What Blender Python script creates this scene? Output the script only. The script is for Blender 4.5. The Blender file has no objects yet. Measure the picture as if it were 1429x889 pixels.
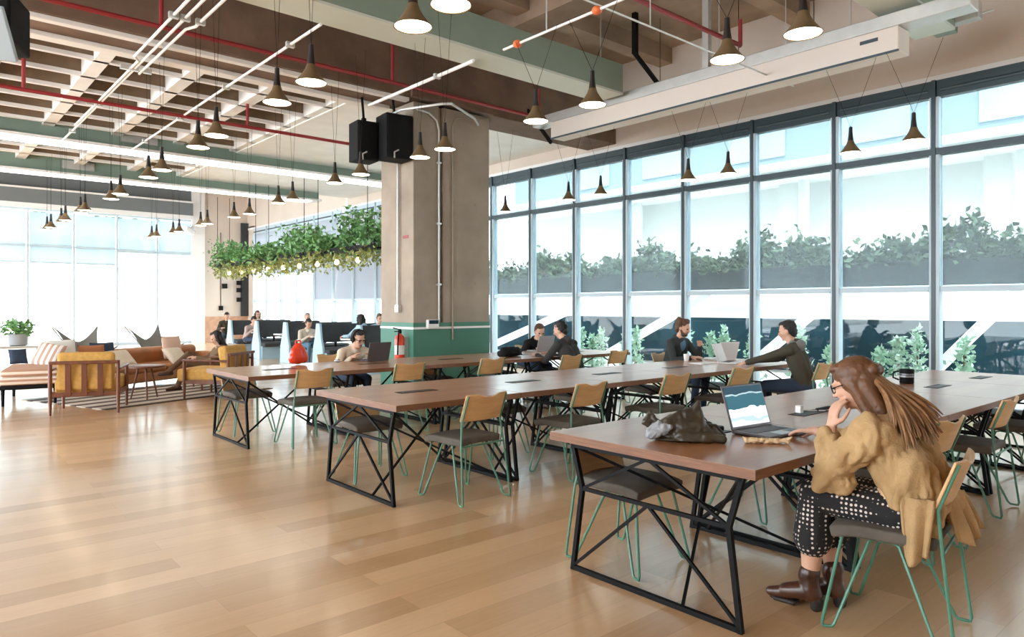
import bpy, math, random
import numpy as np
from mathutils import Vector, Matrix, Euler, Quaternion
random.seed(7)
sc = bpy.context.scene
COL = sc.collection
PI = math.pi
V = Vector

# ------------------------------------------------------------------ materials
def new_mat(name):
    m = bpy.data.materials.new(name); m.use_nodes = True
    nt = m.node_tree
    return m, nt, nt.nodes['Principled BSDF'], nt.nodes['Material Output']

def mat(name, col, rough=.6, metal=0., var=0., scale=8., bump=0., bscale=60., emit=None, estr=0., spec=.5, stretch=None, coat=0.):
    m, nt, b, out = new_mat(name)
    b.inputs['Base Color'].default_value = (*col, 1)
    b.inputs['Roughness'].default_value = rough
    b.inputs['Metallic'].default_value = metal
    b.inputs['Specular IOR Level'].default_value = spec
    b.inputs['Coat Weight'].default_value = coat
    tc = None
    if var or bump:
        tc = nt.nodes.new('ShaderNodeTexCoord')
        mp = nt.nodes.new('ShaderNodeMapping')
        nt.links.new(tc.outputs['Object'], mp.inputs['Vector'])
        if stretch: mp.inputs['Scale'].default_value = stretch
    if var:
        n = nt.nodes.new('ShaderNodeTexNoise'); n.inputs['Scale'].default_value = scale
        n.inputs['Detail'].default_value = 4
        nt.links.new(mp.outputs['Vector'], n.inputs['Vector'])
        r = nt.nodes.new('ShaderNodeValToRGB')
        r.color_ramp.elements[0].position = .3; r.color_ramp.elements[1].position = .7
        r.color_ramp.elements[0].color = (*[c * (1 - var) for c in col], 1)
        r.color_ramp.elements[1].color = (*[min(1, c * (1 + var)) for c in col], 1)
        nt.links.new(n.outputs['Fac'], r.inputs['Fac'])
        nt.links.new(r.outputs['Color'], b.inputs['Base Color'])
    if bump:
        n2 = nt.nodes.new('ShaderNodeTexNoise'); n2.inputs['Scale'].default_value = bscale
        nt.links.new(mp.outputs['Vector'], n2.inputs['Vector'])
        bp = nt.nodes.new('ShaderNodeBump'); bp.inputs['Strength'].default_value = bump
        bp.inputs['Distance'].default_value = .02
        nt.links.new(n2.outputs['Fac'], bp.inputs['Height'])
        nt.links.new(bp.outputs['Normal'], b.inputs['Normal'])
    if emit:
        b.inputs['Emission Color'].default_value = (*emit, 1)
        b.inputs['Emission Strength'].default_value = estr
    return m

def plank_mat(name, c1, c2, width, length, gap, rough, grain=.12, rot=0., coat=0., dark=.35, spec=.5, off=0.):
    """wood boards running along X"""
    m, nt, b, out = new_mat(name)
    L = nt.links.new
    tc = nt.nodes.new('ShaderNodeTexCoord'); mp = nt.nodes.new('ShaderNodeMapping')
    mp.inputs['Rotation'].default_value = (0, 0, rot); mp.inputs['Location'].default_value = (off, off * .37, 0)
    L(tc.outputs['Object'], mp.inputs['Vector'])
    br = nt.nodes.new('ShaderNodeTexBrick')
    br.inputs['Scale'].default_value = 1; br.inputs['Brick Width'].default_value = length
    br.inputs['Row Height'].default_value = width; br.inputs['Mortar Size'].default_value = gap
    br.inputs['Mortar Smooth'].default_value = .3; br.inputs['Bias'].default_value = 0
    br.offset = .37
    br.inputs['Color1'].default_value = (0, 0, 0, 1); br.inputs['Color2'].default_value = (1, 1, 1, 1)
    br.inputs['Mortar'].default_value = (.5, .5, .5, 1)
    L(mp.outputs['Vector'], br.inputs['Vector'])
    m2 = nt.nodes.new('ShaderNodeMapping'); m2.inputs['Scale'].default_value = (1.2, 14, 14)
    L(mp.outputs['Vector'], m2.inputs['Vector'])
    n = nt.nodes.new('ShaderNodeTexNoise'); n.inputs['Scale'].default_value = 3; n.inputs['Detail'].default_value = 6
    n.inputs['Distortion'].default_value = .6
    L(m2.outputs['Vector'], n.inputs['Vector'])
    add = nt.nodes.new('ShaderNodeMath'); add.operation = 'MULTIPLY_ADD'
    L(n.outputs['Fac'], add.inputs[0]); add.inputs[1].default_value = grain * 4; add.inputs[2].default_value = -grain * 2
    s = nt.nodes.new('ShaderNodeMath'); s.operation = 'ADD'
    L(br.outputs['Color'], s.inputs[0]); L(add.outputs[0], s.inputs[1])
    r = nt.nodes.new('ShaderNodeValToRGB')
    r.color_ramp.elements[0].color = (*c1, 1); r.color_ramp.elements[1].color = (*c2, 1)
    L(s.outputs[0], r.inputs['Fac'])
    mx = nt.nodes.new('ShaderNodeMix'); mx.data_type = 'RGBA'
    L(br.outputs['Fac'], mx.inputs[0]); L(r.outputs['Color'], mx.inputs[6])
    mx.inputs[7].default_value = (*[c * dark for c in c1], 1)
    L(mx.outputs[2], b.inputs['Base Color'])
    b.inputs['Roughness'].default_value = rough
    b.inputs['Specular IOR Level'].default_value = spec
    b.inputs['Coat Weight'].default_value = coat; b.inputs['Coat Roughness'].default_value = .15
    return m

def glass_mat(name, tint=(.93, .97, .97), refl=.08, haze=None, hazeamt=0.):
    m = bpy.data.materials.new(name); m.use_nodes = True
    nt = m.node_tree; nt.nodes.clear(); L = nt.links.new
    out = nt.nodes.new('ShaderNodeOutputMaterial')
    tr = nt.nodes.new('ShaderNodeBsdfTransparent'); tr.inputs['Color'].default_value = (*tint, 1)
    if haze:
        df = nt.nodes.new('ShaderNodeBsdfTranslucent'); df.inputs['Color'].default_value = (*haze, 1)
        d2 = nt.nodes.new('ShaderNodeBsdfDiffuse'); d2.inputs['Color'].default_value = (*haze, 1)
        a = nt.nodes.new('ShaderNodeMixShader'); a.inputs[0].default_value = .5
        L(df.outputs[0], a.inputs[1]); L(d2.outputs[0], a.inputs[2])
        mx = nt.nodes.new('ShaderNodeMixShader'); mx.inputs[0].default_value = hazeamt
        L(tr.outputs[0], mx.inputs[1]); L(a.outputs[0], mx.inputs[2])
    else:
        gl = nt.nodes.new('ShaderNodeBsdfGlossy'); gl.inputs['Roughness'].default_value = .02
        lw = nt.nodes.new('ShaderNodeLayerWeight'); lw.inputs['Blend'].default_value = .5
        pw = nt.nodes.new('ShaderNodeMath'); pw.operation = 'POWER'; pw.inputs[1].default_value = 5; L(lw.outputs['Facing'], pw.inputs[0])
        ma = nt.nodes.new('ShaderNodeMath'); ma.operation = 'MULTIPLY_ADD'; ma.inputs[1].default_value = .6; ma.inputs[2].default_value = .03; L(pw.outputs[0], ma.inputs[0])
        mx = nt.nodes.new('ShaderNodeMixShader')
        L(ma.outputs[0], mx.inputs[0]); L(tr.outputs[0], mx.inputs[1]); L(gl.outputs[0], mx.inputs[2])
    L(mx.outputs[0], out.inputs['Surface'])
    return m

def dots_mat(name, base, dot, scale, thr):
    m, nt, b, out = new_mat(name); L = nt.links.new
    tc = nt.nodes.new('ShaderNodeTexCoord')
    vo = nt.nodes.new('ShaderNodeTexVoronoi'); vo.inputs['Scale'].default_value = scale
    vo.inputs['Randomness'].default_value = .15
    L(tc.outputs['Object'], vo.inputs['Vector'])
    r = nt.nodes.new('ShaderNodeValToRGB')
    r.color_ramp.elements[0].position = thr; r.color_ramp.elements[1].position = thr + .06
    r.color_ramp.elements[0].color = (*dot, 1); r.color_ramp.elements[1].color = (*base, 1)
    L(vo.outputs['Distance'], r.inputs['Fac']); L(r.outputs['Color'], b.inputs['Base Color'])
    b.inputs['Roughness'].default_value = .85
    return m

def stripe_mat(name, c1, c2, freq, axis=1, duty=.5, rough=.9):
    m, nt, b, out = new_mat(name); L = nt.links.new
    tc = nt.nodes.new('ShaderNodeTexCoord'); sp = nt.nodes.new('ShaderNodeSeparateXYZ')
    L(tc.outputs['Object'], sp.inputs[0])
    mu = nt.nodes.new('ShaderNodeMath'); mu.operation = 'MULTIPLY'; mu.inputs[1].default_value = freq
    L(sp.outputs[axis], mu.inputs[0])
    fr = nt.nodes.new('ShaderNodeMath'); fr.operation = 'FRACT'; L(mu.outputs[0], fr.inputs[0])
    gt = nt.nodes.new('ShaderNodeMath'); gt.operation = 'GREATER_THAN'; gt.inputs[1].default_value = duty
    L(fr.outputs[0], gt.inputs[0])
    mx = nt.nodes.new('ShaderNodeMix'); mx.data_type = 'RGBA'
    mx.inputs[6].default_value = (*c1, 1); mx.inputs[7].default_value = (*c2, 1)
    L(gt.outputs[0], mx.inputs[0]); L(mx.outputs[2], b.inputs['Base Color'])
    b.inputs['Roughness'].default_value = rough
    return m

def screen_mat(name, cells, strength):
    """lit laptop picture: flat bands by height (local z is replaced by UV-free object coords via ramp)"""
    m, nt, b, out = new_mat(name); L = nt.links.new
    tc = nt.nodes.new('ShaderNodeTexCoord'); sp = nt.nodes.new('ShaderNodeSeparateXYZ')
    L(tc.outputs['Generated'], sp.inputs[0])
    n = nt.nodes.new('ShaderNodeTexNoise'); n.inputs['Scale'].default_value = 2.2
    L(tc.outputs['Generated'], n.inputs['Vector'])
    ad = nt.nodes.new('ShaderNodeMath'); ad.operation = 'MULTIPLY_ADD'; ad.inputs[1].default_value = .35
    L(n.outputs['Fac'], ad.inputs[0]); L(sp.outputs[2], ad.inputs[2])
    r = nt.nodes.new('ShaderNodeValToRGB'); r.color_ramp.interpolation = 'CONSTANT'
    els = r.color_ramp.elements
    els[0].position = 0; els[0].color = (*cells[0][1], 1)
    els[1].position = cells[1][0]; els[1].color = (*cells[1][1], 1)
    for p, c in cells[2:]:
        e = els.new(p); e.color = (*c, 1)
    L(ad.outputs[0], r.inputs['Fac'])
    b.inputs['Base Color'].default_value = (.01, .01, .01, 1)
    L(r.outputs['Color'], b.inputs['Emission Color']); b.inputs['Emission Strength'].default_value = strength
    b.inputs['Roughness'].default_value = .5; b.inputs['Specular IOR Level'].default_value = .15
    return m

MT = {}
MT['floor'] = plank_mat('oak_floor', (.53, .315, .15), (.75, .50, .28), .19, 1.9, .0009, .30, grain=.14, dark=.75, coat=.6, spec=.8)
MT['table'] = plank_mat('table_wood', (.33, .140, .062), (.40, .185, .085), .16, 5.0, .0006, .30, grain=.28, dark=.85, coat=.3, spec=.5)
MT['edge'] = mat('table_edge', (.19, .080, .036), .5, var=.2, scale=3, stretch=(2, 2, 30))
MT['black'] = mat('black_steel', (.006, .006, .0065), .6, spec=.15)
MT['blackm'] = mat('black_matte', (.011, .011, .012), .8, spec=.2)
MT['green'] = mat('green_wire', (.075, .22, .15), .4)
MT['seat'] = mat('taupe_seat', (.10, .085, .068), .75, var=.12, scale=14, bump=.15, bscale=200)
MT['ply'] = mat('plywood', (.60, .37, .17), .5, var=.12, scale=3, stretch=(1, 12, 12))
MT['concrete'] = mat('concrete', (.36, .30, .24), .85, var=.16, scale=1.6, bump=.12, bscale=9)
MT['brownconc'] = mat('brown_concrete', (.35, .26, .195), .9, var=.35, scale=1.1, bump=.2, bscale=8)
MT['beamconc'] = mat('dark_beam_concrete', (.19, .125, .09), .9, var=.3, scale=1.4, bump=.2, bscale=8)
MT['led'] = mat('led_strip', (.9, .9, .9), .5, emit=(.96, 1, .98), estr=1.6)  # glow for the beam flanges, added for brightness
MT['coffer'] = mat('coffer_boards', (.22, .155, .10), .9, var=.2, scale=3)  # brown puts the shaded rib faces of the waffle slab into colour
MT['ribwhite'] = mat('rib_white', (.86, .86, .85), .8, var=.05, scale=2)
MT['white'] = mat('white_paint', (.85, .85, .85), .6)
MT['beige'] = mat('beige_plaster', (.68, .60, .53), .9, var=.05, scale=1)
MT['diffbeige'] = mat('diffuser_beige', (.70, .63, .57), .7)
MT['wallwhite'] = mat('pale_plaster', (.80, .76, .73), .9, var=.03, scale=1)
MT['sage'] = mat('sage_paint', (.25, .335, .275), .55, var=.04, scale=2)
MT['sagelight'] = mat('pale_sage_paint', (.64, .70, .64), .55)  # sage of the ducts with floor bounce painted into the underside colour
MT['darkgreen'] = mat('column_green', (.06, .20, .145), .55)
MT['red'] = mat('red_pipe', (.30, .025, .03), .45)
MT['orange'] = mat('orange_plastic', (.75, .16, .04), .5)
MT['galv'] = mat('galvanised', (.62, .62, .60), .4, metal=.5, var=.05)
MT['mullion'] = mat('dark_mullion', (.04, .068, .085), .4)
MT['bluemull'] = mat('pale_mullion', (.50, .62, .70), .45)
MT['glass'] = glass_mat('window_glass')
MT['blind'] = glass_mat('screen_blind', (.74, .78, .79), haze=(.80, .84, .86), hazeamt=.075)
MT['blindfar'] = glass_mat('screen_blind_far', (.26, .28, .30), haze=(.56, .57, .61), hazeamt=.75)
MT['blindleft'] = glass_mat('screen_blind_left', (.42, .47, .50), haze=(.62, .68, .71), hazeamt=.6)
MT['lampblk'] = mat('lamp_black', (.012, .010, .009), .4)
MT['bronze'] = mat('lamp_bronze', (.19, .13, .065), .4, metal=.3)
MT['glow'] = mat('lamp_glow', (.9, .9, .85), .4, emit=(1, .86, .64), estr=7)
MT['bulb'] = mat('bulb_glow', (.9, .7, .4), .4, emit=(1, .68, .30), estr=5)
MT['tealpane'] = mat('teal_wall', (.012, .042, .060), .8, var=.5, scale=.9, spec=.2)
MT['facade'] = mat('pale_facade', (.80, .80, .79), .9)
MT['facadetop'] = mat('blue_grey_facade', (.15, .195, .22), .8)
MT['facadeblue'] = mat('facade_glass', (.22, .33, .40), .3, var=.2, scale=.6)
MT['darkplanter'] = mat('charcoal_planter', (.022, .028, .034), .9, spec=.2)
MT['pave'] = mat('paving', (.55, .55, .54), .9, var=.06)
MT['hedge'] = mat('hedge_leaf', (.040, .072, .034), .7, var=.4, scale=3)
MT['leaf'] = mat('indoor_leaf', (.13, .30, .10), .5, var=.5, scale=4)
MT['leafy'] = mat('yellow_leaf', (.30, .33, .10), .5, var=.4, scale=4)
MT['paleleaf'] = mat('pale_leaf', (.42, .60, .46), .7, var=.2)
MT['mustard'] = mat('mustard_fabric', (.58, .33, .085), .9, var=.12, scale=20)
MT['teak'] = mat('teak', (.15, .045, .018), .4, var=.25, scale=4, stretch=(3, 3, 1))
MT['tan'] = mat('tan_leather', (.40, .165, .06), .45, var=.15, scale=5)
MT['cream'] = mat('cream_fabric', (.72, .62, .50), .9, var=.06, scale=20)
MT['whitefab'] = mat('white_fabric', (.80, .80, .78), .9)
MT['navy'] = mat('navy_fabric', (.03, .05, .09), .9)
MT['rust'] = mat('rust_fabric', (.42, .16, .07), .9)
MT['pink'] = mat('blush_fabric', (.70, .48, .38), .9)
MT['stripe'] = stripe_mat('striped_fabric', (.48, .27, .18), (.80, .70, .60), 14, 2, .45)
MT['stripe2'] = stripe_mat('striped_pillow', (.55, .35, .27), (.85, .80, .76), 12, 0, .45)
MT['rug'] = stripe_mat('rug_weave', (.09, .055, .04), (.62, .55, .48), 2.6, 1, .42)
MT['sling'] = mat('grey_sling', (.17, .17, .155), .85)
MT['booth'] = mat('charcoal_booth', (.04, .046, .052), .85, var=.1)
MT['boothblue'] = mat('pale_blue_booth', (.42, .62, .76), .6)
MT['terracotta'] = mat('terracotta_brick', (.55, .33, .22), .9, var=.15, scale=6)
MT['lapgrey'] = mat('laptop_grey', (.12, .11, .12), .4, metal=.4)
MT['lapsil'] = mat('laptop_silver', (.45, .46, .48), .35, metal=.5)
MT['keys'] = mat('laptop_keys', (.03, .03, .033), .5)
MT['lapwhite'] = mat('laptop_white', (.75, .73, .72), .4)
MT['bag'] = mat('olive_leather', (.045, .034, .020), .42, var=.35, scale=9, bump=.4, bscale=22)
MT['baggrey'] = mat('grey_lining', (.30, .32, .34), .7)
MT['wrap'] = mat('cream_wrapper', (.80, .60, .36), .6, var=.2, scale=30)
MT['paper'] = mat('paper_white', (.85, .85, .84), .8)
MT['redext'] = mat('red_enamel', (.72, .05, .015), .3)
MT['skin'] = mat('skin_light', (.62, .36, .25), .55, var=.05, scale=12)
MT['lips'] = mat('lips', (.45, .16, .13), .5)
MT['eyes'] = mat('eyes', (.02, .014, .01), .2)
MT['hairdk'] = mat('hair_dark', (.012, .009, .008), .5, var=.3, scale=6, bump=.4, bscale=90, stretch=(6, 6, 1))
MT['hairbr'] = mat('hair_brown', (.10, .045, .022), .5, var=.3, scale=6, bump=.4, bscale=90)
MT['hairhero'] = mat('hair_auburn', (.25, .12, .042), .55, var=.35, scale=10, stretch=(8, 2, 2))
MT['haircap'] = mat('hair_dark_auburn', (.125, .052, .020), .5, var=.35, scale=10, stretch=(8, 2, 2))
MT['cardigan'] = mat('tan_cardigan', (.45, .295, .14), .92, var=.12, scale=10, bump=.25, bscale=130)
MT['lining'] = mat('cardigan_lining', (.66, .45, .25), .92, var=.1, scale=10)
MT['dots'] = dots_mat('dotted_trousers', (.010, .009, .010), (.70, .62, .55), 47, .27)
MT['boot'] = mat('brown_leather', (.060, .022, .011), .3, var=.35, scale=10)
MT['sole'] = mat('boot_sole', (.02, .013, .010), .6)

# ------------------------------------------------------------------ mesh builder
class MB:
    def __init__(s): s.v = []; s.f = []; s.mi = []; s.cur = 0
    def add(s, vs, fs):
        b = len(s.v); s.v.extend([tuple(p) for p in vs])
        for f in fs: s.f.append(tuple(b + i for i in f)); s.mi.append(s.cur)
        return s
    def box(s, lo, hi):
        x0, y0, z0 = lo; x1, y1, z1 = hi
        return s.add([(x0, y0, z0), (x1, y0, z0), (x1, y1, z0), (x0, y1, z0), (x0, y0, z1), (x1, y0, z1), (x1, y1, z1), (x0, y1, z1)],
                     [(3, 2, 1, 0), (4, 5, 6, 7), (0, 1, 5, 4), (1, 2, 6, 5), (2, 3, 7, 6), (3, 0, 4, 7)])
    def obox(s, c, size, rot=(0, 0, 0)):
        R = Euler(rot).to_matrix(); h = [q / 2 for q in size]; c = V(c); t = MB().box((-h[0], -h[1], -h[2]), h)
        return s.add([c + R @ V(p) for p in t.v], t.f)
    def bar(s, p, q, w, h=None, up=(0, 0, 1)):
        p, q = V(p), V(q); h = h or w; d = (q - p).normalized(); u = V(up)
        if abs(d.dot(u)) > .98: u = V((1, 0, 0))
        a = d.cross(u).normalized() * w / 2; b = a.normalized().cross(d).normalized() * h / 2
        vs = [p - a - b, p + a - b, p + a + b, p - a + b, q - a - b, q + a - b, q + a + b, q - a + b]
        return s.add(vs, [(0, 1, 2, 3), (7, 6, 5, 4), (0, 4, 5, 1), (1, 5, 6, 2), (2, 6, 7, 3), (3, 7, 4, 0)])
    def tube(s, pts, r, n=8, closed=False):
        pts = [V(p) for p in pts]; m = len(pts); rs = r if isinstance(r, (list, tuple)) else [r] * m
        rings = []; prev = None
        for i, p in enumerate(pts):
            if closed: d = pts[(i + 1) % m] - pts[i - 1]
            else: d = pts[min(i + 1, m - 1)] - pts[max(i - 1, 0)]
            d.normalize()
            if prev is None:
                u = V((0, 0, 1)) if abs(d.z) < .9 else V((1, 0, 0))
                a = d.cross(u).normalized()
            else:
                a = (prev - d * prev.dot(d)).normalized()
            prev = a; b = d.cross(a)
            rings.append([p + (a * math.cos(2 * PI * k / n) + b * math.sin(2 * PI * k / n)) * rs[i] for k in range(n)])
        vs = [q for rg in rings for q in rg]; fs = []
        for i in range(m if closed else m - 1):
            j = (i + 1) % m
            for k in range(n):
                fs.append((i * n + k, i * n + (k + 1) % n, j * n + (k + 1) % n, j * n + k))
        if not closed:
            fs.append(tuple(reversed(range(n)))); fs.append(tuple((m - 1) * n + k for k in range(n)))
        return s.add(vs, fs)
    def lathe(s, prof, n=20, c=(0, 0, 0), cap=True):
        vs = []; fs = []; m = len(prof)
        for r, z in prof:
            for k in range(n): vs.append((c[0] + r * math.cos(2 * PI * k / n), c[1] + r * math.sin(2 * PI * k / n), c[2] + z))
        for i in range(m - 1):
            for k in range(n): fs.append((i * n + k, i * n + (k + 1) % n, (i + 1) * n + (k + 1) % n, (i + 1) * n + k))
        if cap:
            fs.append(tuple(reversed(range(n)))); fs.append(tuple((m - 1) * n + k for k in range(n)))
        return s.add(vs, fs)
    def ell(s, c, ax, R=None, nu=14, nv=9):
        vs = []; fs = []; c = V(c); R = R or Matrix.Identity(3)
        for i in range(nv + 1):
            th = PI * i / nv
            for k in range(nu):
                ph = 2 * PI * k / nu
                vs.append(c + R @ V((ax[0] * math.sin(th) * math.cos(ph), ax[1] * math.sin(th) * math.sin(ph), ax[2] * math.cos(th))))
        for i in range(nv):
            for k in range(nu): fs.append((i * nu + k, (i + 1) * nu + k, (i + 1) * nu + (k + 1) % nu, i * nu + (k + 1) % nu))
        return s.add(vs, fs)
    def prism(s, poly, axis, a, b):
        """polygon (2D) extruded along axis from a to b; axis 0: poly=(y,z), 1: (x,z), 2: (x,y)"""
        def P(p, t): return (t, p[0], p[1]) if axis == 0 else ((p[0], t, p[1]) if axis == 1 else (p[0], p[1], t))
        n = len(poly); vs = [P(p, a) for p in poly] + [P(p, b) for p in poly]
        fs = [tuple(range(n)), tuple(reversed(range(n, 2 * n)))] + [(i, (i + 1) % n + 0, n + (i + 1) % n, n + i)[::-1] for i in range(n)]
        return s.add(vs, fs)
    def grid(s, fn, nu, nv):
        vs = [fn(i / nu, j / nv) for i in range(nu + 1) for j in range(nv + 1)]
        fs = [(i * (nv + 1) + j, (i + 1) * (nv + 1) + j, (i + 1) * (nv + 1) + j + 1, i * (nv + 1) + j + 1) for i in range(nu) for j in range(nv)]
        return s.add(vs, fs)
    def mesh(s, name, mats, smooth=True):
        import bmesh
        me = bpy.data.meshes.new(name); me.from_pydata(s.v, [], s.f)
        bm = bmesh.new(); bm.from_mesh(me); bmesh.ops.recalc_face_normals(bm, faces=bm.faces); bm.to_mesh(me); bm.free()
        for m in (mats if isinstance(mats, (list, tuple)) else [mats]): me.materials.append(MT[m] if isinstance(m, str) else m)
        if any(s.mi): me.polygons.foreach_set('material_index', s.mi)
        if smooth:
            me.polygons.foreach_set('use_smooth', [True] * len(me.polygons)); me.set_sharp_from_angle(angle=math.radians(38))
        me.update()
        return me
    def build(s, name, mats, parent=None, bevel=0., seg=2, smooth=True, sub=0, solid=0.):
        o = bpy.data.objects.new(name, s.mesh(name, mats, smooth)); COL.objects.link(o)
        if parent: o.parent = parent
        if solid:
            md = o.modifiers.new('solid', 'SOLIDIFY'); md.thickness = solid; md.offset = 0
        if bevel:
            md = o.modifiers.new('bevel', 'BEVEL'); md.width = bevel; md.segments = seg; md.limit_method = 'ANGLE'
            md.angle_limit = math.radians(40)
        if sub:
            md = o.modifiers.new('sub', 'SUBSURF'); md.levels = sub; md.render_levels = sub
        return o

def tag(o, label, cat, group=None, kind=None):
    if label: o['label'] = label
    if cat: o['category'] = cat
    if group: o['group'] = group
    if kind: o['kind'] = kind
    return o
def thing(name, label, cat, loc=(0, 0, 0), rz=0., group=None):
    o = bpy.data.objects.new(name, None); COL.objects.link(o); o.empty_display_size = .1
    o.location = loc; o.rotation_euler = (0, 0, rz)
    return tag(o, label, cat, group)
def struct(o): o['kind'] = 'structure'; return o
def dup(root, loc, rz, label, group=None):
    r = root.copy(); COL.objects.link(r); r.location = loc; r.rotation_euler = (0, 0, rz); r['label'] = label
    if group: r['group'] = group
    for ch in list(root.children):
        c = ch.copy(); COL.objects.link(c); c.parent = r
        for g in ch.children:
            d = g.copy(); COL.objects.link(d); d.parent = c
    return r
ORD = ['first', 'second', 'third', 'fourth', 'fifth', 'sixth', 'seventh', 'eighth', 'ninth', 'tenth', 'eleventh', 'twelfth',
       'thirteenth', 'fourteenth', 'fifteenth', 'sixteenth', 'seventeenth', 'eighteenth', 'nineteenth', 'twentieth']
WORLD_STR = 4.0
EXPO = 1.3
SUN_STR = 6.0
MT['sling2'] = mat('dark_grey_jacket', (.035, .035, .035), .9)
MT['charjac'] = mat('charcoal_jacket', (.03, .036, .036), .9)
MT['olivejac'] = mat('olive_jacket', (.055, .048, .032), .9)
MT['greyhood'] = mat('grey_hood', (.20, .20, .20), .95)
MT['brownjac'] = mat('brown_jacket', (.17, .10, .055), .85)
MT['ruststock'] = mat('brown_leggings', (.12, .06, .03), .85)
MT['palesw'] = mat('pale_sweater', (.60, .54, .46), .95)
MT['blushjac'] = mat('blush_jacket', (.46, .36, .34), .95)
MT['denim'] = mat('blue_denim', (.09, .19, .29), .9)
MT['skyblue'] = mat('sky_blue_top', (.32, .48, .62), .9)
MT['hairgrey'] = mat('hair_grey', (.30, .24, .22), .6)
# ================================================================== CAMERA / LIGHT
cam = bpy.data.cameras.new('camera'); co = bpy.data.objects.new('camera', cam); COL.objects.link(co)
F = V((.6566, .7543, 0)).normalized(); Rr = V((F.y, -F.x, 0))
co.matrix_world = Matrix(((Rr.x, 0, -F.x, 0), (Rr.y, 0, -F.y, 0), (0, 1, 0, 1.45), (0, 0, 0, 1)))
cam.sensor_width = 36; cam.lens = 988 / 1429 * 36; cam.shift_y = -16.5 / 1429
cam.clip_end = 200
sc.camera = co
w = bpy.data.worlds.new('sky'); sc.world = w; w.use_nodes = True
nt = w.node_tree; bg = nt.nodes['Background']
bg.inputs['Color'].default_value = (.86, .94, 1, 1); bg.inputs['Strength'].default_value = WORLD_STR
sc.view_settings.view_transform = 'Standard'; sc.view_settings.look = 'None'
sc.view_settings.gamma = 1; sc.view_settings.use_curve_mapping = False
sc.view_settings.exposure = EXPO
sc.cycles.max_bounces = 9; sc.cycles.diffuse_bounces = 5; sc.cycles.transparent_max_bounces = 12
sc.cycles.use_denoising = True; sc.cycles.caustics_reflective = False; sc.cycles.caustics_refractive = False
sc.cycles.sample_clamp_indirect = 8

sun = bpy.data.lights.new('sun', 'SUN'); sun.energy = SUN_STR; sun.angle = .03; sun.color = (1, .96, .9)
so = bpy.data.objects.new('sun', sun); COL.objects.link(so)
so.rotation_euler = V((.42, .22, -.95)).to_track_quat('-Z', 'Y').to_euler()
# ================================================================== SHELL
XW = 11.2          # window wall
YC = 20.9          # end of the coffered bay
YN = 30.0          # far glazing
struct(MB().box((-9, -5, -.2), (XW + .05, YN + .1, 0)).build('floor', 'floor'))
m = MB()
m.box((-9, -5, 6.4), (XW + .3, 9.6, 6.7))                         # slab over the desks
for x in (-5.2, -2.0, 1.3, 4.4, 7.5): m.box((x, -5, 5.95), (x + .45, 9.6, 6.4))
for y in (-2.6, .4, 3.1, 5.5, 8.2): m.box((-9, y, 6.1), (XW, y + .3, 6.4))
m.cur = 1
m.box((-9, 10.4, 5.62), (5.9, YC, 5.9)); m.box((-9, YC, 6.25), (XW + .3, YN + .2, 6.5))                         # coffered slab over the lounge
for j in range(12):
    y = 10.75 + j * .9
    m.cur = 1; m.box((-9, y, 5.06), (5.9, y + .05, 5.62))
    m.cur = 2; m.box((-9, y - .015, 5.0), (5.9, y + .065, 5.06))  # white strips put the lit rib bottoms into colour
for k in range(-8, 5):
    x = .95 + 1.2 * k
    m.box((x, 10.4, 5.0), (x + .2, YC, 5.62))
m.box((5.9, 10.4, 4.98), (XW, YC, 5.9))                           # white soffit by the booths
struct(m.build('ceiling', ['brownconc', 'coffer', 'ribwhite'], smooth=False))
# wall over the windows and the return wall beyond the booths
m = MB(); m.box((XW, -5, 4.72), (XW + .3, 10.4, 6.4)); m.box((XW, 10.4, 4.74), (XW + .3, YN, 6.4)); m.box((XW, 29.05, 0), (XW + .3, YN, 4.8))
m.cur = 1; m.box((XW - .03, -5, 4.66), (XW + .3, YN, 4.74))
struct(m.build('wall_right', ['beige', 'white'], smooth=False))
m = MB(); m.box((9.45, YN - .1, 0), (XW + .1, YN + .2, 6.3)); m.cur = 1; m.box((9.45, YN - .16, 0), (XW, YN - .1, 1.05))
m.cur = 2; m.box((8.95, YN - .2, 0), (9.45, YN + .2, 6.3))
struct(m.build('wall_far', ['beige', 'terracotta', 'white'], smooth=False))
m = MB(); m.box((-9.2, -5, 0), (-9, 1.0, 6.4)); struct(m.build('wall_left', 'wallwhite', smooth=False))
m = MB(); m.box((-9.2, -5.2, 0), (XW, -5, 6.4)); struct(m.build('wall_back', 'wallwhite', smooth=False))
# ---- concrete frame
m = MB(); m.box((-9, 9.6, 4.80), (XW, 10.4, 6.7)); m.box((6.2, 9.54, 4.80), (7.9, 9.6, 5.0)); m.cur = 1; m.box((-9, 9.62, 4.74), (6.2, 9.74, 4.80)); m.box((-9, 10.22, 4.74), (6.2, 10.42, 4.80))  # white ledges paint the floor-lit underside of the beam
tag(m.build('concrete_ceiling_beam', ['beamconc', 'ribwhite'], bevel=.01), 'deep brown concrete ceiling beam spanning over the grey column', 'beam')
col = thing('concrete_column', 'wide raw concrete column with a green painted base', 'column', (6.26, 9.6, 0))
m = MB(); m.box((0, 0, 0), (.50, 1.0, 4.75)); m.box((.50, .06, 0), (.58, 1.0, 4.75)); m.box((.58, 0, 0), (1.57, 1.0, 4.75))
m.build('shaft', 'concrete', col, bevel=.012)
m = MB(); m.box((-.006, -.006, 0), (1.576, 1.006, 1.09)); m.box((-.006, -.006, 1.115), (1.576, 1.006, 1.19))
m.build('painted_base', 'darkgreen', col)
MB().box((-.012, -.012, 1.085), (1.582, 1.012, 1.12)).build('rail_strip', 'white', col)
m = MB()
for (x, z) in ((.78, 3.2), (1.25, 3.2), (.78, 1.85), (1.25, 1.85), (.98, 4.2)):
    m.tube([(x, .001, z), (x, -.006, z)], .018, 10)
m.build('tie_hole', 'brownconc', col)
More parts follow.
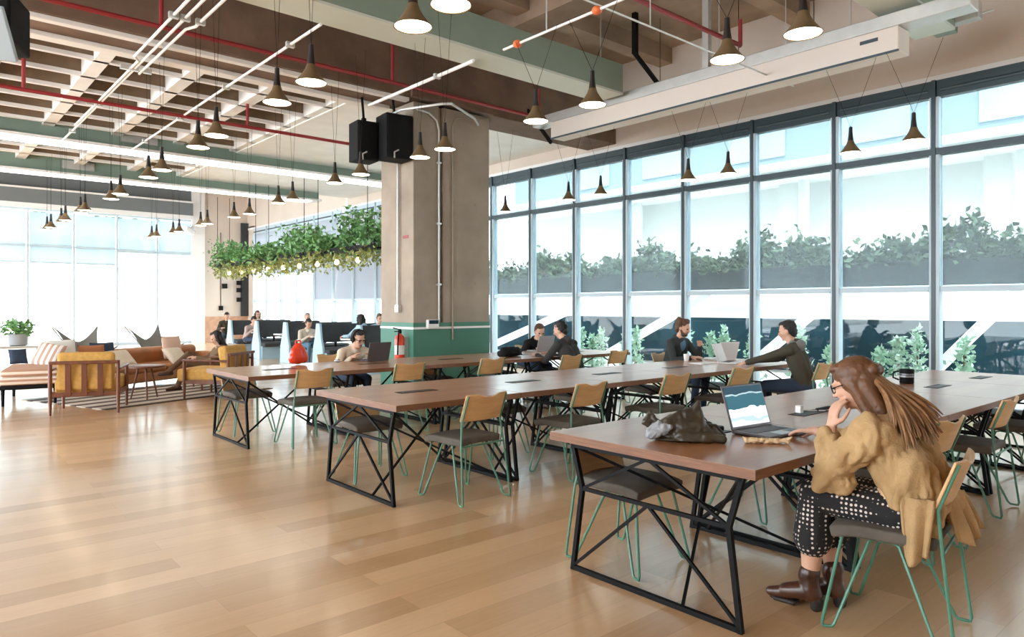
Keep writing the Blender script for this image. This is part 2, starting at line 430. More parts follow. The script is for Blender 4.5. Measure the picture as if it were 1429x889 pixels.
MB().box((-.008, .14, 2.56), (.001, .30, 2.61)).build('warning_sticker', 'red', col)
# conduits down the column
def pipe(name, label, cat, pts, r, m, group=None, n=8, extra=None):
    o = MB().tube(pts, r, n).build(name, m); tag(o, label, cat, group); return o
c1 = thing('column_conduit', 'galvanised conduit down the left face of the concrete column', 'conduit', (6.22, 10.0, 0))
MB().tube([(0, 0, 1.45), (0, 0, 4.2)], .018).build('pipe', 'galv', c1); MB().box((-.03, -.05, 1.36), (.04, .05, 1.48)).build('socket_box', 'galv', c1)
c1 = thing('column_conduit', 'galvanised conduit running to the thermostat on the column', 'conduit', (6.74, 9.57, 0))
MB().tube([(0, 0, 1.2), (0, 0, 4.35), (-.05, .0, 4.5), (-.2, 0, 4.6), (-.45, 0, 4.62)], .018).build('pipe', 'galv', c1)
for z in (1.8, 2.8, 3.8): MB().box((-.04, -.022, z), (.04, .03, z + .03)).build('pipe_clamp', 'galv', c1)
c1 = thing('column_conduit', 'dark conduit down the recess right of the thermostat', 'conduit', (7.02, 9.575, 0))
MB().tube([(0, 0, .9), (0, 0, 4.45), (.06, 0, 4.6), (.25, 0, 4.66), (.7, 0, 4.70)], .014).build('pipe', 'concrete', c1)
t = thing('thermostat', 'small white and blue control box on the column band', 'thermostat', (6.60, 9.59, 1.12))
MB().box((-.11, -.07, -.03), (.11, 0, .12)).build('case', 'white', t, bevel=.012)
MB().box((-.09, -.075, .05), (.09, -.068, .11)).build('display', 'tealpane', t)
t = thing('fire_extinguisher', 'red fire extinguisher hanging on the column base', 'fire extinguisher', (6.13, 9.80, .56))
MB().lathe([(.02, 0), (.078, .01), (.082, .03), (.082, .36), (.07, .41), (.03, .445), (.028, .47)], 20).build('cylinder', 'redext', t)
m = MB(); m.lathe([(.03, .46), (.032, .5), (.02, .53)], 12); m.bar((0, 0, .52), (-.12, 0, .55), .03, .015); m.bar((0, 0, .5), (-.1, 0, .49), .02, .012)
m.build('valve', 'black', t)
MB().tube([(-.02, -.03, .5), (-.07, -.08, .46), (-.09, -.09, .3), (-.09, -.08, .12)], .013).build('hose', 'black', t)
MB().box((.05, -.06, .05), (.125, .06, .4)).build('bracket', 'galv', t)
MB().lathe([(.083, .12), (.083, .27)], 20, cap=False).build('label_band', 'white', t)

# ================================================================== WINDOWS, RIGHT WALL
YS = [3.65 + 1.412 * k for k in range(-5, 19)]
nb = 0
wi = 0
for y in YS:
    y1 = y + 1.412
    if y1 > YN - .1: break
    wi += 1
    win = bpy.data.objects.new('window_%d' % wi, None); COL.objects.link(win); win.location = (XW, y, 0); struct(win)
    m = MB(); hw = .026 if y < 17.2 else .015; m.box((-.11, -hw, 0), (.03, hw, 4.66)); m.box((-.10, .03, 3.60), (.05, 1.382, 3.69)); m.box((-.07, .03, 4.42), (.05, 1.382, 4.66))
    m.box((-.10, .03, .0), (.05, 1.382, .09))
    m.build('mullion', 'mullion' if y < 17.2 else 'bluemull', win, smooth=False)
    m = MB(); m.box((-.09, .03, .09), (.04, .06, 3.60)); m.box((-.10, 1.335, .09), (.04, 1.384, 3.60)); m.box((-.08, .075, 1.66), (.02, 1.337, 1.71))
    m.box((-.10, .03, 3.70), (.04, .05, 4.42)); m.box((-.10, 1.345, 3.70), (.04, 1.384, 4.42))
    m.build('frame', 'bluemull', win, smooth=False)
    MB().box((0, .06, .09), (.008, 1.352, 4.6)).build('glass_pane', 'glass', win, smooth=False)
    far = y > 17.2
    zb = 1.74 if not far else (1.7 if y < 22.9 else (2.75 if y < 27 else 3.2))
    bl = thing('roller_blind', '', 'blind', (XW - .055, y, 0), 0, 'roller blinds on the window wall')
    bl['label'] = ('grey roller blind drawn to mid height in window bay number %d' % wi) if not far else ('dense grey roller blind behind the booths in window bay number %d' % wi)
    MB().box((-.002, .08, zb), (.002, 1.332, 4.5)).build('screen_fabric', 'blindfar' if far else 'blind', bl, smooth=False)
    MB().box((-.02, .07, zb - .05), (.02, 1.342, zb)).build('bottom_bar', 'bluemull', bl)
    MB().tube([(0, .08, 4.52), (0, 1.33, 4.52)], .03, 10).build('roller_tube', 'mullion', bl)
    bl_last = bl
# the blinds keep labels that one can check in the picture
names = [o for o in COL.objects if o.name.startswith('roller_blind')]
vis = sorted([o for o in names if o.location.y > 2], key=lambda o: o.location.y)
near = [o for o in vis if o.location.y < 12]; farb = [o for o in vis if o.location.y >= 12]
for i, o in enumerate(near): o['label'] = 'pale see-through roller blind, %s window bay from the right edge' % ORD[i]
for i, o in enumerate(farb):
    o['label'] = 'grey roller blind beyond the column, %s bay from the column' % ORD[i]
for o in names:
    if o.location.y <= 2:
        for c in list(o.children): bpy.data.objects.remove(c)
        bpy.data.objects.remove(o)

# ================================================================== FAR GLAZING (left)
for k in range(-5, 4):
    x = 3.5 + 1.4 * k - (0 if k < 4 else 0); wi += 1
    if x + 1.4 > 9.2: break
    win = bpy.data.objects.new('window_%d' % wi, None); COL.objects.link(win); win.location = (x, YN, 0); struct(win)
    x1 = 1.4
    m = MB(); m.box((-.035, -.1, 0), (.035, .06, 4.95)); m.box((.05, -.1, 4.85), (x1 - .05, .08, 4.95)); m.box((.05, -.1, 0), (x1 - .05, .08, .1))
    m.box((.05, -.08, 3.58 if k < 2 else 3.5), (x1 - .05, .06, 3.66 if k < 2 else 3.62))
    m.build('frame', 'bluemull', win, smooth=False)
    MB().box((.05, 0, .1), (x1 - .05, .008, 4.9)).build('glass_pane', 'glass', win, smooth=False)
    bl = thing('roller_blind', 'grey roller blind across the top of the left glazing, %s bay from the corner pillar' % ORD[max(0, 3 - k)], 'blind', (x, YN - .04, 0), 0, 'roller blinds on the far glazing')
    MB().box((.06, -.002, 3.05 if k < 2 else 3.6), (x1 - .06, .002, 4.8)).build('screen_fabric', 'blindleft', bl, smooth=False)
    MB().box((.06, -.015, 3.0 if k < 2 else 3.56), (x1 - .06, .015, 3.05 if k < 2 else 3.6)).build('bottom_bar', 'bluemull', bl)
m = MB(); m.box((-9, YN - .35, 5.08), (8.95, YN + .1, 5.57)); m.box((-9, YN - .1, 5.57), (9.0, YN + .1, 6.4)); m.cur = 1; m.box((-9, YN - .30, 4.92), (8.95, YN + .1, 5.08)); m.box((-9, YN - .4, 5.57), (8.95, YN, 5.63))
struct(m.build('trim_1', [mat('header_grey', (.16, .18, .19), .7), 'white'], smooth=False))

# ================================================================== OUTSIDE
YB = 20.5
struct(MB().box((XW + .06, -30, -.35), (60, 80, -.12)).build('ground_outside', 'pave'))
struct(MB().box((-60, YN + .11, -.36), (XW + .05, 110, -.13)).build('ground_street', 'pave'))
b = thing('terrace_building', 'pale terrace building across the alley with a recessed dark ground floor', 'building', (15.0, 0, 0))
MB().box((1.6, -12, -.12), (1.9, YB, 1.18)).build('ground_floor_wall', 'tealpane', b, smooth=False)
m = MB(); m.box((0, -12, 1.62), (9, YB, 1.86)); m.box((.25, -12, 1.18), (1.9, YB, 1.62)); m.build('terrace_slab', 'facade', b, smooth=False)
m = MB(); m.box((3.2, -12, 1.86), (3.6, YB, 4.7)); m.build('upper_wall', 'facade', b, smooth=False)
m = MB(); m.box((1.4, -12, 4.86), (4, YB, 5.0)); m.box((1.7, -12, 4.7), (4, YB, 4.86)); m.build('eave', 'white', b, smooth=False)
m = MB(); m.box((3.0, -12, 5.0), (3.6, YB, 8.6)); m.build('top_storey', 'facadetop', b, smooth=False)
m = MB()
for k in range(8):
    y = -6 + k * 3.1
    m = MB(); m.box((2.96, y, 5.5), (3.0, y + 1.7, 7.4)); m.build('window', 'facadeblue', b, smooth=False)
pass
for y in (1.35, 4.1, 8.8, 14.2):
    m = MB(); m.lathe([(.14, 1.86), (.14, 4.7)], 14, (2.6, y, 0)); m.box((2.75, y + .25, 1.86), (3.2, y + .75, 4.7)); m.build('downpipe', 'white', b)
pl = tag(MB().box((15.05, -12, 1.87), (15.6, YB, 2.36)).build('planter_box', 'darkplanter', bevel=.02), 'long charcoal planter box holding the hedge outside', 'planter')

def leaves(m, n, pos, size, up=.3):
    for i in range(n):
        p = V(pos()); s = size * random.uniform(.6, 1.3)
        d = V((random.gauss(0, 1), random.gauss(0, 1), random.gauss(up, .8))).normalized()
        u = d.cross(V((random.gauss(0, 1), random.gauss(0, 1), random.gauss(0, 1)))).normalized() * s * .28
        q = d.cross(u).normalized() * s * .08
        m.add([p, p + d * s * .5 + u + q, p + d * s, p + d * s * .5 - u + q], [(0, 1, 2, 3)])
def hp():
    y = random.uniform(-1, YB); top = 2.72 + .22 * math.sin(y * 1.7) + .16 * math.sin(y * 4.3 + 1) + .1 * math.sin(y * 9)
    if random.random() < .12: top += random.uniform(0, .35)
    return (15.3 + random.gauss(0, .16), y, random.uniform(2.3, top))
m = MB(); leaves(m, 15000, hp, .17); tag(m.build('hedge', 'hedge', smooth=False), 'long bushy green hedge growing in the outdoor planter', 'hedge')
# slanting white props
for i, (ya, za, yb, zb_) in enumerate(((4.85, -.12, 3.2, 1.75), (8.35, -.12, 6.1, 1.75), (12.7, -.12, 8.9, 1.75), (17.8, -.12, 12.0, 1.75))):
    s = thing('slanted_prop', 'white slanting prop outside the windows, %s from the right' % ORD[i], 'prop', (13.6, ya, 0), 0, 'slanting props in the alley')
    MB().bar((0, 0, za), (0, yb - ya, zb_), .16, .2, up=(1, 0, 0)).build('strut', 'white', s, bevel=.01)
    MB().box((-.2, -.25, za), (.2, .25, za + .03)).build('foot_plate', 'white', s)
# shrubs in the alley
for i, (y, h, n) in enumerate(((3.55, .95, 1), (4.33, 1.1, 2), (4.75, .75, 1), (5.55, .75, 1), (6.1, 1.05, 1), (7.0, .95, 1), (7.75, 1.05, 2), (8.5, 1.0, 1), (9.9, .95, 2), (10.9, .9, 2), (11.4, .95, 1))):
    s = thing('garden_shrub', 'pale green upright shrub in the alley, %s from the right' % ORD[i], 'shrub', (12.05, y, -.12), 0, 'upright shrubs in the alley')
    m = MB()
    for q in range(n):
        ox = (q - (n - 1) / 2) * .28; hh = h * (1 - .15 * q)
        def sp():
            z = random.uniform(.1, hh + .12); rr = .15 * (1.1 - z / (hh + .15)) + .03
            return (random.gauss(0, rr * .5), ox + random.gauss(0, rr * .6), z)
        leaves(m, 260, sp, .11, .6)
    m.build('foliage', 'paleleaf', s, smooth=False)
    m = MB()
    for q in range(n): m.tube([(0, (q - (n - 1) / 2) * .28, 0), (0, (q - (n - 1) / 2) * .28, h * .9)], .012, 6)
    m.build('stem', 'teak', s)
# street beyond the far glazing
for i, (x, y, wd, h) in enumerate(((-4, 62, 9, 9), (8, 70, 12, 12))):
    s = thing('street_building', ['low pale building across the street at the far left', 'tall pale building across the street past the lounge'][i], 'building', (x, y, -.13))
    MB().box((0, 0, 0), (wd, 6, h)).build('wall', 'facade', s)
    m = MB()
    for a in range(int(wd / 1.8)):
        for bq in range(int(h / 2.6)): m.box((.5 + a * 1.8, -.05, 1 + bq * 2.6), (1.6 + a * 1.8, .02, 2.4 + bq * 2.6))
    m.build('window', 'facadeblue', s, smooth=False)
for i, (x, y) in enumerate(((5.3, 38), (9.0, 41), (13.6, 39))):
    s = thing('street_tree', 'slim street tree trunk outside the left glazing, %s from the left' % ORD[i], 'tree', (x, y, -.13))
    MB().tube([(0, 0, 0), (.05, 0, 2), (-.05, 0, 4.2), (.02, 0, 6)], [.22, .18, .15, .12], 10).build('trunk', 'pink', s)
    m = MB(); leaves(m, 500, lambda: (random.gauss(0, .7), random.gauss(0, .7), random.gauss(7.2, .6)), .4); m.build('crown', 'hedge', s, smooth=False)

# ================================================================== CEILING STEEL, DUCTS, PIPES
def ibeam(y0, y1, z0, z1, xa, xb, label, flange):
    t = thing('green_ceiling_beam', label, 'beam', (xa, (y0 + y1) / 2, z0))
    L = xb - xa; hw = (y1 - y0) / 2; h = z1 - z0
    MB().box((0, -.04, .05), (L, .04, h - .04)).build('web', 'sage', t)
    MB().box((0, -hw, 0), (L, hw, .05)).build('bottom_flange', flange, t)  # white puts the window light on the underside into the flange colour
    MB().box((0, -hw + .06, -.03), (L - .3, hw - .06, 0)).build('light_strip', 'led', t)  # glowing strip added to brighten the flange underside
    MB().box((0, -hw, h - .04), (L, hw, h)).build('top_flange', 'sage', t)
    for xx in (L * .32, L * .62):
        m = MB(); m.box((xx, -.085, h * .35), (xx + .7, -.04, h * .75)); m.build('vent_plate', 'galv', t)
    return t
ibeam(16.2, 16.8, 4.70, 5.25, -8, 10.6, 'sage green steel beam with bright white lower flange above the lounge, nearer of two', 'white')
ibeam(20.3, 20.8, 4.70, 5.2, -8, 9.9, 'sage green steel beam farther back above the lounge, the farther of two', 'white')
t = thing('green_ceiling_duct', 'long sage green box duct overhead ending near the window wall', 'duct', (-6, 7.06, 4.7))
MB().box((0, 0, .03), (14.4, .52, .46)).build('duct_body', 'sage', t, bevel=.01)
MB().box((0, 0, 0), (14.4, .52, .03)).build('bottom_panel', 'sagelight', t)
t = thing('green_ceiling_duct', 'short sage green duct crossing above the white diffuser end', 'duct', (4.5, 2.98, 4.85))
MB().box((0, 0, .03), (5.3, .46, .46)).build('duct_body', 'sage', t, bevel=.01)
MB().box((0, 0, 0), (5.3, .46, .03)).build('bottom_panel', 'sagelight', t)
MB().box((5.3, .06, .05), (5.6, .30, .40)).build('end_box', 'sage', t, bevel=.01)
MB().box((5.3, -.25, .08), (5.45, .06, .30)).build('side_box', 'galv', t, bevel=.01)
# linear diffuser the window lamps hang from
t = thing('ceiling_diffuser', 'long beige linear air diffuser hung parallel to the window wall', 'diffuser', (8.5, 3.15, 4.33))
MB().box((0, 0, .01), (.32, 5.6, .29)).build('housing', 'diffbeige', t, bevel=.01)
MB().box((-.01, -.0, 0), (.02, 5.6, .02)).build('lower_lip', 'mullion', t)
MB().box((.03, -.7, .30), (.30, 6.1, .46)).build('steel_channel', 'galv', t, bevel=.01)
MB().box((-.008, .22, .17), (0, .42, .21)).build('maker_plate', 'mullion', t)
for yy in (.6, 2.4, 4.6):
    MB().tube([(.16, yy, .46), (.16, yy, 2.05)], .01, 6).build('hanger_rod', 'galv', t)
# red sprinkler lines
def sprinkler(label, x0, x1, y, z, drops, r=.03):
    t = thing('red_ceiling_pipe', label, 'pipe', (x0, y, z), 0, 'red sprinkler pipes')
    MB().tube([(0, 0, 0), (x1 - x0, 0, 0)], r).build('main_pipe', 'red', t)
    for dx, up in drops:
        MB().tube([(dx, 0, 0), (dx, 0, up)], r * .9).build('riser', 'red', t)
    return t
sprinkler('red sprinkler pipe along the front of the concrete beam', -7, 8.7, 9.15, 4.8, ((4.2, .5), (9.4, .6), (12.6, .8), (15.6, .5)))
sprinkler('red sprinkler pipe running under the white coffered ceiling', -8, 6.8, 12.4, 4.6, ((9.4, .45), (12.65, .42), (5, .4)))
sprinkler('red sprinkler pipe overhead ending near the window wall', 1, 8.66, 5.22, 5.0, ((7.66, .35), (3, .9)))
# white conduit runs going back toward the lounge
def conduit(label, x, y0, y1, z, r=.017, kinks=()):
    t = thing('white_ceiling_conduit', label, 'conduit', (x, y0, z), 0, 'white ceiling conduits')
    pts = [(0, 0, 0)]
    for ky, kx in kinks: pts += [(pts[-1][0], ky - y0, 0), (pts[-1][0] + kx, ky - y0 + .15, 0)]
    pts += [(pts[-1][0], y1 - y0, 0)]
    MB().tube(pts, r, 8).build('pipe', 'white', t)
    y = .8
    while y < y1 - y0:
        MB().box((-.05, y, -.03), (.05, y + .05, .03)).build('clamp', 'galv', t); y += 2.2
    return t
conduit('white ceiling conduit, leftmost of three running side by side', 2.28, 3, 14.3, 4.62, kinks=((9.9, .08),))
conduit('white ceiling conduit, middle one of three side by side', 2.40, 3, 16, 4.62)
conduit('white ceiling conduit, right one of three side by side', 2.56, 3, 10.6, 4.62, kinks=((8.4, -.06),))
conduit('white ceiling conduit between the two nearest left lamps', 3.6, 7.4, 15.8, 4.62)
conduit('white ceiling conduit running to the black loudspeakers', 5.69, 7.3, 10.0, 4.66, .025)
t = thing('ceiling_conduit_bend', 'bent galvanised conduit looping above the column head', 'conduit', (6.3, 8.6, 4.55))
MB().tube([(-.35, 1.25, -.05), (-.3, .95, 0), (.1, .4, .05), (.2, .3, .05), (1.0, .75, .05), (1.2, .9, .0)], .022).build('pipe', 'galv', t)
# lamp rails and steel props near the windows
t = thing('lamp_rail', 'thin white ceiling rail with orange nodes over the middle desks', 'rail', (4.8, 1.4, 4.14))
MB().tube([(0, 0, 0), (0, 4.25, 0)], .013).build('rail_tube', 'white', t)
for yy in (.25, 1.1, 2.94, 4.03):
    m = MB(); m.ell((0, yy, 0), (.045, .05, .04)); m.build('node', 'orange', t)
for yy in (.8, 3.6): MB().tube([(0, yy, 0), (0, yy, 1.82)], .007, 6).build('hanger_rod', 'galv', t)
t = thing('cross_rail', 'thin white ceiling rail crossing toward the window wall', 'rail', (4.9, 4.75, 4.45))
MB().tube([(0, 0, 0), (4.3, 0, 0)], .011).build('rail_tube', 'galv', t)
for xx in (1.2, 4.1): MB().tube([(xx, 0, 0), (xx, 0, 1.65)], .007, 6).build('hanger_rod', 'galv', t)
t = thing('cross_rail', 'thin grey ceiling rail beside the wall above the diffuser', 'rail', (9.9, 2.6, 5.0))
MB().tube([(0, 0, 0), (0, 6.6, 0)], .013).build('rail_tube', 'galv', t)
for yy in (1.0, 2.2, 3.4, 4.9):
    m = MB(); m.box((-.05, yy - .07, -.02), (.05, yy + .07, .05)); m.tube([(0, yy, .05), (0, yy, 1.4)], .006, 6); m.build('bracket', 'black', t)
t = thing('ceiling_strut', 'black slanting ceiling strut behind the green duct end', 'strut', (9.4, 6.9, 4.75))
MB().bar((0, 0, 0), (0, .75, .98), .06, .06).build('strut_bar', 'black', t); MB().box((-.04, .70, .96), (.04, .78, 1.65)).build('hanger_plate', 'black', t)
t = thing('ceiling_post', 'grey steel channel post rising from the diffuser to the ceiling', 'post', (8.66, 5.75, 4.79))
MB().box((-.04, -.05, 0), (.04, .05, 1.6)).build('channel', 'galv', t); MB().box((-.1, -.1, 1.58), (.1, .1, 1.62)).build('top_plate', 'galv', t)
t = thing('ceiling_strut', 'black slanting ceiling strut right of the column head', 'strut', (8.75, 9.3, 4.35))
MB().bar((0, -.3, 0), (0, .35, .75), .05, .05).build('strut_bar', 'black', t); MB().box((-.03, .33, .7), (.03, .39, .45)).build('hanger_plate', 'black', t)
# loudspeakers
def speaker(x, y, z, sx, sy, sz, rz, label, front):
    t = thing('ceiling_loudspeaker', label, 'speaker', (x, y, z), rz)
    MB().box((-sx / 2, -sy / 2, 0), (sx / 2, sy / 2, sz)).build('cabinet', 'blackm', t, bevel=.015)
    MB().box((-sx / 2 + .03, -sy / 2 - .012, .03), (sx / 2 - .03, -sy / 2, sz - .03)).build('grille', front, t, bevel=.006)
    m = MB(); m.box((-.03, -.03, sz), (.03, .03, sz + .08)); m.bar((0, 0, sz + .05), (0, .1, 4.95 - z), .03); m.build('mount_bracket', 'black', t)
    m = MB(); m.tube([(-.1, -sy / 2 - .01, -.0), (-.12, -sy / 2 - .05, .08), (-.05, -sy / 2 - .06, .12)], .012, 6); m.build('cable', 'galv', t)
    return t
speaker(6.00, 9.75, 3.78, .46, .40, .70, -.1, 'larger black loudspeaker hung at the left of the column head', 'black')
speaker(5.62, 10.05, 3.75, .36, .36, .62, -.1, 'smaller black loudspeaker hung left of the larger one', 'black')
t = thing('ceiling_projector', 'black box projector hanging at the top left corner of the room', 'projector', (.52, 7.35, 3.62), -.40)
MB().prism([(-.3, 0), (.3, .0), (.3, .42), (-.3, .42)], 1, -.25, .25).build('housing', 'blackm', t, bevel=.02)
MB().obox((0, -.26, .03), (.62, .46, .05), (-.75, 0, 0)).build('pale_lower_panel', mat('pale_blue_panel', (.45, .58, .68), .4), t, bevel=.01)
MB().bar((0, 0, .42), (0, 0, 2.2), .1).build('drop_pole', 'black', t)
# ================================================================== PENDANT LAMPS
def lamp(label, x, y, spread, top, group):
    z = 3.27
    t = thing('pendant_lamp', label, 'lamp', (x, y, z), 0, group)
    return t, spread, top
base = None
strings = [('left', [(2.53, 3.47), (2.54, 3.9), (2.55, 5.42), (2.57, 6.15), (2.58, 7.77), (2.61, 8.47), (2.68, 10.2), (2.69, 10.9), (2.74, 12.8), (2.75, 13.5), (2.7, 15.4), (2.7, 15.85), (2.7, 17.45), (2.7, 17.95), (2.7, 19.3), (2.7, 19.85)], .13, 4.95),
           ('middle', [(4.57, 2.29), (4.63, 2.9), (4.75, 4.35), (4.75, 5.1), (4.8, 6.7), (4.83, 7.26), (4.84, 8.74), (4.89, 9.6), (5.1, 11.55), (5.08, 12.1), (5.25, 13.9), (5.2, 14.6), (5.17, 16.15), (5.17, 16.6), (5.2, 18.3), (5.2, 18.8), (5.1, 19.9), (5.1, 20.35)], .30, 4.14),
           ('window side', [(8.44, 2.97), (8.55, 3.7), (8.63, 5.39), (8.62, 6.03), (8.66, 7.75), (8.68, 8.5), (8.84, 10.35)], .29, 4.33)]
shade = MB().lathe([(.034, .150), (.048, .110), (.075, .066), (.105, .028), (.128, .0), (.122, .0), (.10, .027), (.07, .064), (.044, .108), (.03, .15)], 28, cap=False).mesh('shade', 'bronze')
neck = MB().lathe([(.012, .315), (.02, .31), (.022, .25), (.027, .2), (.034, .15), (.030, .148)], 20).mesh('neck', 'lampblk')
disc = MB().lathe([(.001, -.006), (.06, -.004), (.11, .002), (.121, .006), (.06, .02), (.001, .022)], 28, cap=False).mesh('diffuser', 'glow')
wires = {}
for key, (nm, pts, spread, top) in enumerate(strings):
    for i, (x, y) in enumerate(pts):
        t = thing('pendant_lamp', 'black and bronze cone pendant lamp, %s nearest in the %s hanging row' % (ORD[i], nm), 'lamp', (x, y, 3.27), 0, 'cone pendant lamps')
        for n_, me in (('shade', shade), ('neck', neck), ('diffuser', disc)):
            o = bpy.data.objects.new(n_, me); COL.objects.link(o); o.parent = t
        tp, sprd = top, spread
        if nm == 'middle' and y > 6: tp, sprd = 4.95, .14
        if nm == 'window side' and y > 9: tp, sprd = 4.9, .25
        m = MB()
        for sgn in (-1, 1): m.tube([(0, 0, .31), (0, sgn * sprd, tp - 3.27)], .0022, 5)
        m.build('suspension_wire', 'black', t)
# ================================================================== DESKS
XROW = [[x0 + 1.19 * k for k in range(5)] for x0 in (2.79, 2.68, 2.67)]
def make_table():
    t = thing('desk', '', 'table')
    L, W = 1.187, 1.27
    m = MB()
    m.cur = 1; m.box((0, 0, .70), (L, W, .7435)); m.cur = 0; m.box((.0015, .0015, .7430), (L - .0015, W - .0015, .745))
    # slot cut is shown by an inset lid
    o = m.build('tabletop', ['table', 'edge'], t)
    m = MB(); m.box((L / 2 - .18, W / 2 - .05, .7449), (L / 2 + .18, W / 2 + .06, .7475)); m.cur = 1
    m.box((L / 2 - .16, W / 2 - .04, .7475), (L / 2 + .16, W / 2 + .035, .7485))
    m.build('power_slot', ['black', 'keys'], t)
    # leg frames
    yb0, yb1, yw0, yw1, yt0, yt1 = .09, 1.12, .15, 1.05, .08, 1.12
    zw = .46; b = .024
    for x in (.035, L - .035):
        m = MB(); ym = (yb0 + yb1) / 2
        m.bar((x, yb0, .014), (x, yb1, .014), b, b); m.bar((x, yw0, zw), (x, yw1, zw), b * .8); m.bar((x, yt0, .688), (x, yt1, .688), b)
        for (a, w_, c) in ((yb0, yw0, yt0), (yb1, yw1, yt1)):
            m.bar((x, a, .0), (x, w_, zw), b, up=(1, 0, 0)); m.bar((x, w_, zw), (x, c, .70), b, up=(1, 0, 0))
        r = b * .62
        m.bar((x, yb0, .02), (x, ym, zw), r, up=(1, 0, 0)); m.bar((x, yb1, .02), (x, ym, zw), r, up=(1, 0, 0))
        m.bar((x, yw0, zw), (x, ym, .69), r, up=(1, 0, 0)); m.bar((x, yw1, zw), (x, ym, .69), r, up=(1, 0, 0))
        m.build('leg_frame', 'black', t)
    m = MB(); r = b * .6; xa, xb = .035, L - .035
    m.bar((xa, yt0 + .02, .68), (xb, yb1 - .12, .02), r); m.bar((xa, .40, .02), (xb, yt1 - .2, .68), r)
    m.bar((xa, yt1 - .02, .68), (xb, yb0 + .05, .02), r)
    m.build('cross_brace', 'black', t)
    return t
ROWS = [('front', 1.61), ('middle', 4.33), ('far', 7.10)]
proto = make_table()
for ri, (rn, y) in enumerate(ROWS):
    for k, x in enumerate(XROW[ri]):
        lab = 'wooden desk on black wire frame, %s from the left in the %s desk row' % (ORD[k], rn)
        if ri == 0 and k == 0: proto.location = (x, y, 0); proto['label'] = lab; proto['group'] = 'desks joined in three rows'
        else: dup(proto, (x, y, 0), 0, lab)

# ================================================================== CHAIRS
def make_chair():
    t = thing('chair', '', 'chair')
    m = MB(); m.grid(lambda u, v: ((u - .5) * .43 * (1 - .06 * (1 - v)), (v - .5) * .42, .452 + .010 * math.sin(PI * u) - (.02 * max(0, v - .8) / .2)), 8, 8)
    s = m.build('seat', 'seat', t, solid=.055, bevel=.014, seg=3)
    def bk(u, v):
        x = (u - .5) * .40; z = .61 + v * .20
        notch = max(0, 1 - (abs(x) / .10) ** 2)
        if v > .99: z -= .024 * notch
        return (x, -.222 - .075 * v - .035 * (1 - (2 * u - 1) ** 2) + .02, z)
    m = MB(); m.grid(bk, 16, 6); m.build('backrest', 'ply', t, solid=.013, bevel=.003)
    r = .0075
    for sx in (-1, 1):
        m = MB(); m.tube([(sx * .17, .165, .42), (sx * .235, .235, .03), (sx * .236, .232, .012), (sx * .232, .215, .004 + r), (sx * .226, .195, .014), (sx * .222, .185, .03), (sx * .15, .06, .405), (sx * .13, .03, .415)], r, 7)
        m.build('leg', 'green', t)
        m = MB(); m.tube([(sx * .13, -.02, .415), (sx * .15, -.06, .405), (sx * .222, -.215, .03), (sx * .226, -.23, .014), (sx * .232, -.255, .004 + r), (sx * .236, -.275, .012), (sx * .237, -.28, .03), (sx * .212, -.232, .43), (sx * .192, -.214, .60), (sx * .188, -.288, .80)], r, 7)
        m.build('leg', 'green', t)
    m = MB(); m.tube([(-.13, .03, .412), (.13, .03, .412), (.14, .0, .412), (.13, -.03, .412), (-.13, -.03, .412), (-.14, 0, .412)], r, 6, closed=True)
    m.tube([(-.17, .165, .415), (.17, .165, .415)], r, 6); m.tube([(-.213, -.235, .43), (.213, -.235, .43)], r, 6)
    m.build('seat_frame', 'green', t)
    return t
chair0 = make_chair(); used = False
def low_back(c):
    for ch in c.children:
        if ch.name.startswith('backrest'): ch.location = (0, .012, -.155)
        if ch.name.startswith('leg') and min(v[1] for v in ch.bound_box) < -.2:
            n = ch.data.copy(); ch.data = n
            for v in n.vertices:
                if v.co.z > .45: v.co.z = .45 + (v.co.z - .45) * .58
    return c
def place_chair(x, y, rz, label):
    global used
    if not used:
        chair0.location = (x, y, 0); chair0.rotation_euler = (0, 0, rz); chair0['label'] = label; chair0['group'] = 'wire legged chairs at the desks'; used = True; return chair0
    return dup(chair0, (x, y, 0), rz, label)
for ri, (rn, y) in enumerate(ROWS):
    for k, x in enumerate(XROW[ri]):
        xc = x + .59
        for side in ('near', 'far'):
            occ = {(0, 'near', 0): 'under the woman in the tan cardigan', (1, 'near', 4): 'under the man in the hooded jacket', (1, 'far', 4): 'under the bearded man',
                   (2, 'near', 3): 'under the man in the dark jacket', (2, 'far', 1): 'under the man with headphones', (2, 'far', 4): 'under the woman in black'}.get((ri, side, k))
            lab = 'plywood-back chair, %s from the left along the %s side of the %s desk row' % (ORD[k], side, rn)
            if occ: lab = 'plywood-back chair with green wire legs %s' % occ
            jx, jr = random.uniform(-.04, .04), random.uniform(-.06, .06)
            if side == 'near':
                yy, rz = y + .02, 0
                if (ri, k) == (0, 0): xc_, yy, rz, jx, jr = 3.43, 1.30, 0.0, 0, .16
                else: xc_ = xc
                if (ri, k) == (0, 1): yy = 1.69
                if (ri, k) == (0, 2): xc_, yy, jr = 5.93, 1.73, .03
                if (ri, k) == (0, 3): xc_, yy = 7.1, 1.74
                if (ri, k) == (1, 4): yy, jr = y - .28, .05
                if (ri, k) == (2, 3): yy = y - .22
            else:
                yy, rz, xc_ = y + 1.27 - .22, PI, xc
                if k == 0: xc_ = x + .38; jx = 0
                if ri == 0 and k == 0: yy = y + 1.0; jr = .04
                if (ri, k) in ((1, 4), (2, 1), (2, 4)): yy = y + 1.27 + .22; jr = 0
            c = place_chair(xc_ + jx, yy, rz + jr, lab)
            if side == 'far' and not occ: low_back(c)

